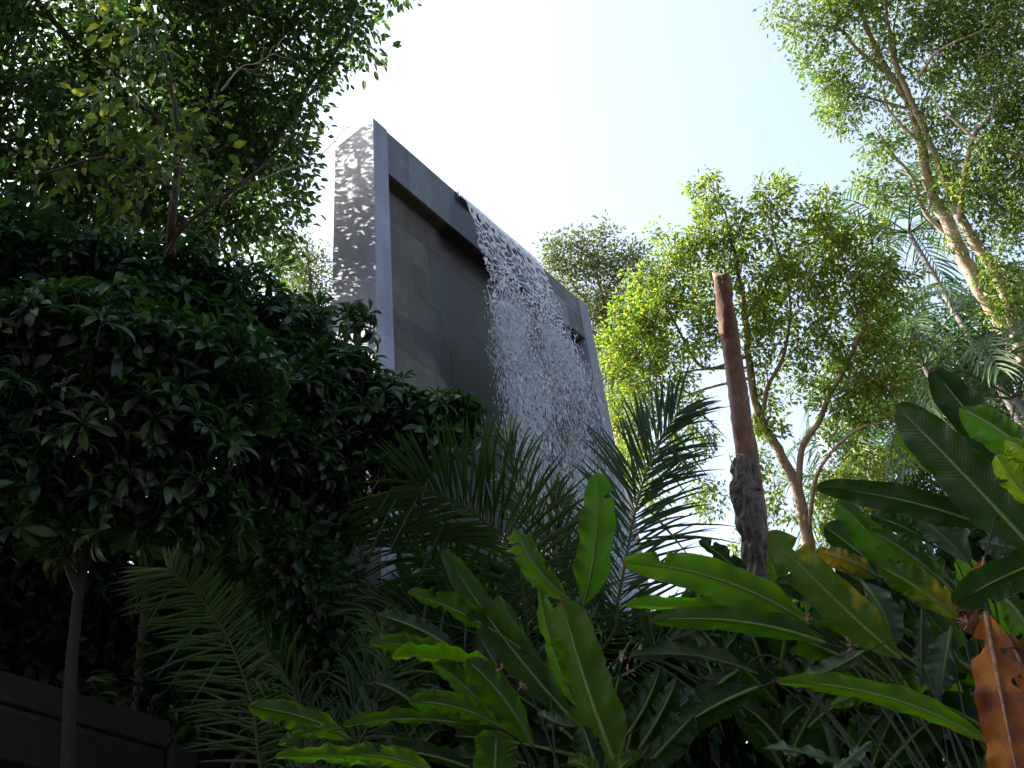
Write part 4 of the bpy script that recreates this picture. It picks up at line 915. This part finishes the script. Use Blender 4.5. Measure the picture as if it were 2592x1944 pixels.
lv5((390, 1085), (770, 1440), 58, 'leaf_bright', 5.3, 0, bend=(4, -12), seed=9, roll=.4)
lv5((278, 1308), (770, 1450), 58, 'leaf_green', 5.0, -.1, bend=(6, -18), seed=10, roll=.3)
lv5((1090, 772), (1400, 1700), 112, 'leaf_bright', 5.0, .2, bend=(-6, 8), seed=11, tears=((1, .80, .55), (1, .72, .6), (1, .64, .35), (1, .50, .5), (1, .42, .3)), fold=.45, wave=.02, blunt=.72, label='broad front leaf torn along one edge')
lv5((968, 712), (1170, 1340), 52, 'leaf_bright', 5.4, .2, bend=(-12, 6), seed=12, roll=.5)
lv5((745, 1462), (735, 1760), 96, 'leaf_green', 4.7, 0, seed=13, blunt=.6, fold=.3)
lv5((1200, 1430), (1300, 1720), 66, 'leaf_dark', 4.9, 0, seed=14)
lv5((1390, 1205), (1965, 1390), 60, 'leaf_bright', 4.9, -.1, z=s4, bend=(6, -16), seed=15)
lv5((1535, 1490), (2230, 1530), 38, 'leaf_bright', 4.6, -.1, z=s4, bend=(0, -10), seed=16, roll=.5)
lv5((1560, 1420), (1900, 1330), 30, 'leaf_green', 4.8, 0, z=s4, bend=(0, -8), seed=17, roll=.5)
lv5((1920, 1315), (2560, 1300), 34, 'leaf_green', 4.9, 0, z=s4, bend=(0, -14), seed=18, roll=.7)
lv5((-80, 1590), (420, 1680), 50, 'leaf_bright', 4.5, -.1, bend=(0, -14), seed=19, roll=.3)
lv5((90, 1575), (600, 1660), 46, 'leaf_dark', 4.8, 0, bend=(0, -16), seed=20, roll=.5)
lv5((430, 1620), (900, 1640), 40, 'leaf_dark', 4.9, 0, bend=(0, -12), seed=21, roll=.5)
lv5((1610, 1120), (1440, 1480), 60, 'leaf_dark', 5.6, .1, bend=(10, 0), seed=22)
lv5((1700, 1180), (1500, 1560), 60, 'leaf_dark', 5.5, .1, bend=(10, -6), seed=23)
lv5((1790, 1380), (1500, 1700), 70, 'leaf_dark', 5.2, 0, bend=(6, -12), seed=24)
lv5((640, 930), (900, 1300), 54, 'leaf_dark', 5.9, .1, bend=(-6, 6), seed=25)
lv5((720, 1030), (1000, 1400), 60, 'leaf_dark', 5.9, .1, seed=26)
lv5((1120, 1000), (1260, 1500), 60, 'leaf_dark', 5.9, .1, seed=27)
lv5((960, 1370), (1180, 1440), 34, 'leaf_blue', 5.0, 0, seed=28, roll=.5, bend=(0, 8))
lv5((1650, 1640), (1480, 1760), 60, 'leaf_dark', 4.7, 0, seed=29)
lv5((1120, 1640), (1300, 1740), 40, 'leaf_yellowgreen', 4.6, 0, seed=30, bend=(0, -20))
lv5((1500, 1600), (1340, 1760), 40, 'leaf_yellowgreen', 4.6, 0, seed=31, bend=(0, -20))

c1 = np.array([1.75, 4.55, GROUND])
clump2 = thing('broad_leaved_clump', 'larger clump of broad leaves with yellowing blades and a hanging orange dead leaf', 'plant', c1, 'broad-leaved clumps')
def lv6(tip, base, w, mat, d=5.2, dt=0, **kw):
    k = kw.pop('z', s6); blade(clump2, (*k(*tip), d + dt), (*k(*base), d), w, MAT[mat], petiole_to=None if kw.get('seed', 0) >= 100 else c1 + np.array([0, 0, .2]), **kw)
lv6((-190, 870), (530, 1110), 84, 'leaf_bright', 5.3, .1, bend=(14, -34), seed=41, fold=.35, label='long arching bright leaf')
lv6((-180, 1035), (570, 1170), 44, 'leaf_bright', 5.4, .1, bend=(0, -26), seed=42, roll=.5)
lv6((-80, 1095), (590, 1180), 62, 'leaf_green', 5.2, .1, bend=(6, -26), seed=43)
lv6((372, 752), (880, 1240), 96, 'leaf_yellowgreen', 5.1, .1, bend=(-4, 6), seed=44, fold=.3)
lv6((555, 828), (800, 930), 54, 'leaf_yellow', 5.5, 0, bend=(4, -8), seed=45, label='yellow leaf')
lv6((783, 878), (1110, 1090), 76, 'leaf_yellowgreen', 5.2, 0, bend=(2, -8), seed=46, label='half yellow leaf')
lv6((850, 1190), (730, 945), 62, 'leaf_blue', 5.4, -.05, bend=(14, -8), seed=47)
lv6((553, 580), (1230, 740), 66, 'leaf_dark', 5.2, .1, bend=(8, -16), seed=48, fold=.35)
lv6((858, 265), (1400, 830), 112, 'leaf_dark', 5.0, .2, bend=(4, -2), seed=49, fold=.35)
lv6((858, 370), (1230, 680), 70, 'leaf_green', 5.3, .1, bend=(-4, -6), seed=50)
lv6((1000, 122), (1400, 600), 88, 'leaf_dark', 5.3, .2, bend=(-4, 0), seed=51, fold=.4)
lv6((1105, 275), (1440, 520), 84, 'leaf_green', 5.0, .1, bend=(4, -14), seed=52)
lv6((748, 742), (1080, 990), 66, 'leaf_green', 5.4, 0, bend=(6, -14), seed=53)
lv6((757, 690), (1000, 800), 48, 'leaf_dark', 5.6, 0, bend=(4, -8), seed=54)
lv6((905, 675), (1150, 880), 70, 'leaf_blue', 5.45, 0, bend=(6, -10), seed=55)
lv6((1080, 1035), (1480, 850), 84, 'leaf_dark', 4.8, -.1, bend=(0, -12), seed=56, fold=.35)
lv6((1400, 1290), (1245, 985), 70, 'leaf_green', 4.9, -.1, bend=(24, -22), seed=57)
lv6((1350, 1800), (1205, 1060), 104, 'leaf_dead', 4.7, -.2, bend=(-2, 0), seed=58, fold=.6, wave=.03, curl=.35, tears=((1, .2, .6), (-1, .14, .7), (1, .36, .5)), label='hanging orange dead leaf', blunt=.8)
lv6((1450, 1560), (1270, 1130), 60, 'leaf_dead', 4.8, -.1, bend=(10, -10), seed=59, tears=((1, .4, .8),), blunt=.7)
lv6((1160, 1150), (1200, 850), 50, 'leaf_dead', 4.9, 0, seed=60, roll=.5, tears=((1, .4, .8), (-1, .6, .6)), blunt=.8)
lv6((402, 1330), (1230, 1570), 52, 'leaf_bright', 4.7, 0, bend=(8, -40), seed=61, roll=.35)
lv6((492, 1325), (740, 1210), 40, 'leaf_blue', 4.9, 0, bend=(0, 8), seed=62, roll=.4)
lv6((1030, 1385), (1075, 1120), 64, 'leaf_blue', 5.3, 0, seed=63)
lv6((955, 1350), (960, 1050), 44, 'leaf_blue', 5.5, 0, seed=64)
lv6((1245, 455), (1420, 660), 60, 'leaf_lit', 4.6, 0, seed=65, bend=(-6, 6), tears=((1, .6, .6), (-1, .4, .6)))
lv6((1280, 395), (1440, 520), 60, 'leaf_lit', 4.6, 0, seed=66, bend=(4, -8))
lv6((103, 788), (300, 960), 42, 'leaf_dark', 6.2, .1, seed=67, bend=(6, -8))
lv6((370, 840), (440, 1010), 50, 'leaf_green', 5.9, 0, seed=68)
lv6((1100, 560), (1330, 860), 60, 'leaf_green', 5.5, 0, seed=69)
lv6((1180, 480), (1330, 700), 60, 'leaf_blue', 5.6, 0, seed=70)
lv6((960, 830), (1140, 1010), 56, 'leaf_yellowgreen', 5.6, 0, seed=71)
lv6((1180, 790), (1420, 860), 60, 'leaf_blue', 5.3, 0, seed=72, bend=(0, -8))
lv6((-160, 1235), (330, 1300), 40, 'leaf_blue', 5.5, 0, seed=73, bend=(0, -26), roll=.6)
lv6((60, 1480), (260, 1280), 76, 'leaf_dark', 5.5, 0, seed=74, bend=(-10, -6))
lv6((-30, 1560), (330, 1350), 76, 'leaf_dark', 5.3, 0, seed=75, bend=(-10, -10))
lv6((350, 1585), (680, 1660), 22, 'leaf_blue', 4.8, 0, seed=76, bend=(0, -12), roll=.6)
lv6((770, 1555), (560, 1720), 28, 'leaf_blue', 4.8, 0, seed=77, roll=.5)
lv6((610, 1420), (820, 1330), 36, 'leaf_yellowgreen', 5.2, 0, seed=78)
rngf = np.random.RandomState(78)
for i in range(20):       # more blades of the same fan, a little behind the front ones
    x = rngf.uniform(820, 1330); y = rngf.uniform(1020, 1480); a = rad(rngf.uniform(112, 168)); l = rngf.uniform(330, 560)
    lv6((x + l * math.cos(a), y - l * math.sin(a)), (x, y), rngf.uniform(66, 92), ('leaf_green', 'leaf_dark', 'leaf_green', 'leaf_bright')[i % 4], 5.5 + rngf.rand() * .5, .1, seed=120 + i, bend=(0, -12), fold=rngf.uniform(.5, .9))
for i in range(16):
    x = rngf.uniform(900, 1330); y = rngf.uniform(1330, 1640); a = rad(rngf.uniform(105, 170)); l = rngf.uniform(420, 800)
    lv5((x + l * math.cos(a), y - l * math.sin(a)), (x, y), rngf.uniform(56, 84), ('leaf_green', 'leaf_dark', 'leaf_bright')[i % 3], 5.7 + rngf.rand() * .4, .1, seed=150 + i, bend=(0, -12), fold=rngf.uniform(.5, .9))
for i in range(8):        # and a few leaning the other way, under the long arching leaf
    x = rngf.uniform(1380, 1560); y = rngf.uniform(1450, 1640); a = rad(rngf.uniform(40, 85)); l = rngf.uniform(260, 420)
    lv5((x + l * math.cos(a), y - l * math.sin(a)), (x, y), rngf.uniform(56, 80), ('leaf_dark', 'leaf_green')[i % 2], 5.6 + rngf.rand() * .4, .1, seed=170 + i, bend=(0, -12), fold=rngf.uniform(.5, .9))
rngf = np.random.RandomState(77)
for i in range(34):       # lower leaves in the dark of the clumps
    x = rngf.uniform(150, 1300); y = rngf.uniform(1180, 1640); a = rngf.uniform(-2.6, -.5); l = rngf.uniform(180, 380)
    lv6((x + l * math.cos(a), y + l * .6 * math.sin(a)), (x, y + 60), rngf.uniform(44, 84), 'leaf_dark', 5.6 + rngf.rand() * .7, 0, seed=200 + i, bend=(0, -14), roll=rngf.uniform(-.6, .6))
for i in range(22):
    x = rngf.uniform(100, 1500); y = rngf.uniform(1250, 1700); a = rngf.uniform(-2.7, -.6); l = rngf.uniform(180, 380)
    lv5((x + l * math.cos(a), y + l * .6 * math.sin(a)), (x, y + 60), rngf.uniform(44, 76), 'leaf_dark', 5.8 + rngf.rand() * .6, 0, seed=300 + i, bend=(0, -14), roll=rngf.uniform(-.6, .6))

def husk(parent, p, seed, s=.05):
    rng = np.random.RandomState(seed); p = np.asarray(p); mb = MB(); n = 7
    d = norm(rdir(rng, n) + np.array([0, 0, .5])); leaves(mb, 'oval', np.tile(p, (n, 1)), d, rdir(rng, n), s * rng.uniform(.6, 1.5, n), s * .5 * rng.uniform(.5, 1, n)); mb.build('dried_bract', MAT['husk'], parent, True)
for i, (x, y, sz) in enumerate(((770, 1135, .03), (880, 1230, .04), (1405, 1070, .035), (1440, 1150, .04))): husk(clump, z5(x, y, 5.0), 400 + i, sz)
for i, (x, y) in enumerate(((525, 1090), (690, 1190), (1140, 1110))): husk(clump2, at(*s6(x, y), 4.75), 420 + i, .04)

# ------------------------------------------------------------------ dark understorey
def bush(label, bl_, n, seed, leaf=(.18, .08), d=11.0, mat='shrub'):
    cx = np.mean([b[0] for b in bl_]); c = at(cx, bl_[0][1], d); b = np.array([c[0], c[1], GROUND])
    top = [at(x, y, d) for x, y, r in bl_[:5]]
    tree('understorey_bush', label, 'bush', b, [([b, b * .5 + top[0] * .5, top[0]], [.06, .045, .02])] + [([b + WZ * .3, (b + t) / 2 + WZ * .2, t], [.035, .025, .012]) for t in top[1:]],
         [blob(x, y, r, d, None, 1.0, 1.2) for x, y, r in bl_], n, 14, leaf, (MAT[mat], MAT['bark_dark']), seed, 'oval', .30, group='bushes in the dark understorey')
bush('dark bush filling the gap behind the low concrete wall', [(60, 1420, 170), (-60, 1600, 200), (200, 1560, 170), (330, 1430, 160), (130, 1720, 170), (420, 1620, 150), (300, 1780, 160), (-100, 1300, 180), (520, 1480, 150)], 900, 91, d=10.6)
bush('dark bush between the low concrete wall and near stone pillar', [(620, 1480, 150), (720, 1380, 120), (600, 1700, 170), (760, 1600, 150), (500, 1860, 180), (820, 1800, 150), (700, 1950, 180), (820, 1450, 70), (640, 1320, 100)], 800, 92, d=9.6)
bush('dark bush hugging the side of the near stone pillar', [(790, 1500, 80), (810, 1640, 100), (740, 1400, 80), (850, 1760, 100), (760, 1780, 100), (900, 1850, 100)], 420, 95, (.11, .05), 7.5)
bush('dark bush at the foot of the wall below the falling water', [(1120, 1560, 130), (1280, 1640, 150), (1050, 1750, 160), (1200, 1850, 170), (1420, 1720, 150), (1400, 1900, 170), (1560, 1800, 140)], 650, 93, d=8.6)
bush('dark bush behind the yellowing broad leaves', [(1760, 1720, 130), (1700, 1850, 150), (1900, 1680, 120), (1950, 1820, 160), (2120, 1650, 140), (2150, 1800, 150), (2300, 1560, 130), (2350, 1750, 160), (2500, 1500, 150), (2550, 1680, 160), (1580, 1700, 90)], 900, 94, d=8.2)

# ------------------------------------------------------------------ unseen trees added to keep sun and sky light off the foreground
def shade_tree(label, x, y, h, r, seed):
    b = np.array([x, y, GROUND]); c = b + WZ * h
    tree('added_shade_tree', label, 'tree', b, [([b, b + WZ * h * .5 + [.1, 0, 0], c], [.25, .18, .06]), ([b + WZ * h * .5, c + [r * .5, .2, 0]], [.1, .03]), ([b + WZ * h * .45, c + [-r * .4, -.5, 0]], [.1, .03])],
         [(c, r, r, r * .8, 1.0)], 420, 18, (.22, .11), (MAT['tree_dark'], MAT['bark_dark']), seed, 'diamond', .5, group='added shade trees out of view')
shade_tree('added unseen tree shading the foreground', -6.2, 4.6, 5.2, 2.6, 81)
shade_tree('added unseen tree shading the foreground', -9.0, 7.5, 6.5, 3.2, 82)
shade_tree('added unseen tree shading the foreground', 0.6, -2.4, 6.8, 3.5, 83)
shade_tree('added unseen tree shading the foreground', -4.2, -0.8, 6.0, 3.0, 84)
shade_tree('added unseen tree shading the foreground', 4.6, -3.6, 5.6, 2.8, 85)
shade_tree('added unseen tree shading the foreground', -7.7, 6.4, 8.2, 3.1, 86)
shade_tree('added unseen tree shading the foreground', 5.6, 1.2, 4.6, 2.4, 87)
shade_tree('added unseen tree shading the foreground', 3.3, -1.3, 6.4, 2.7, 88)
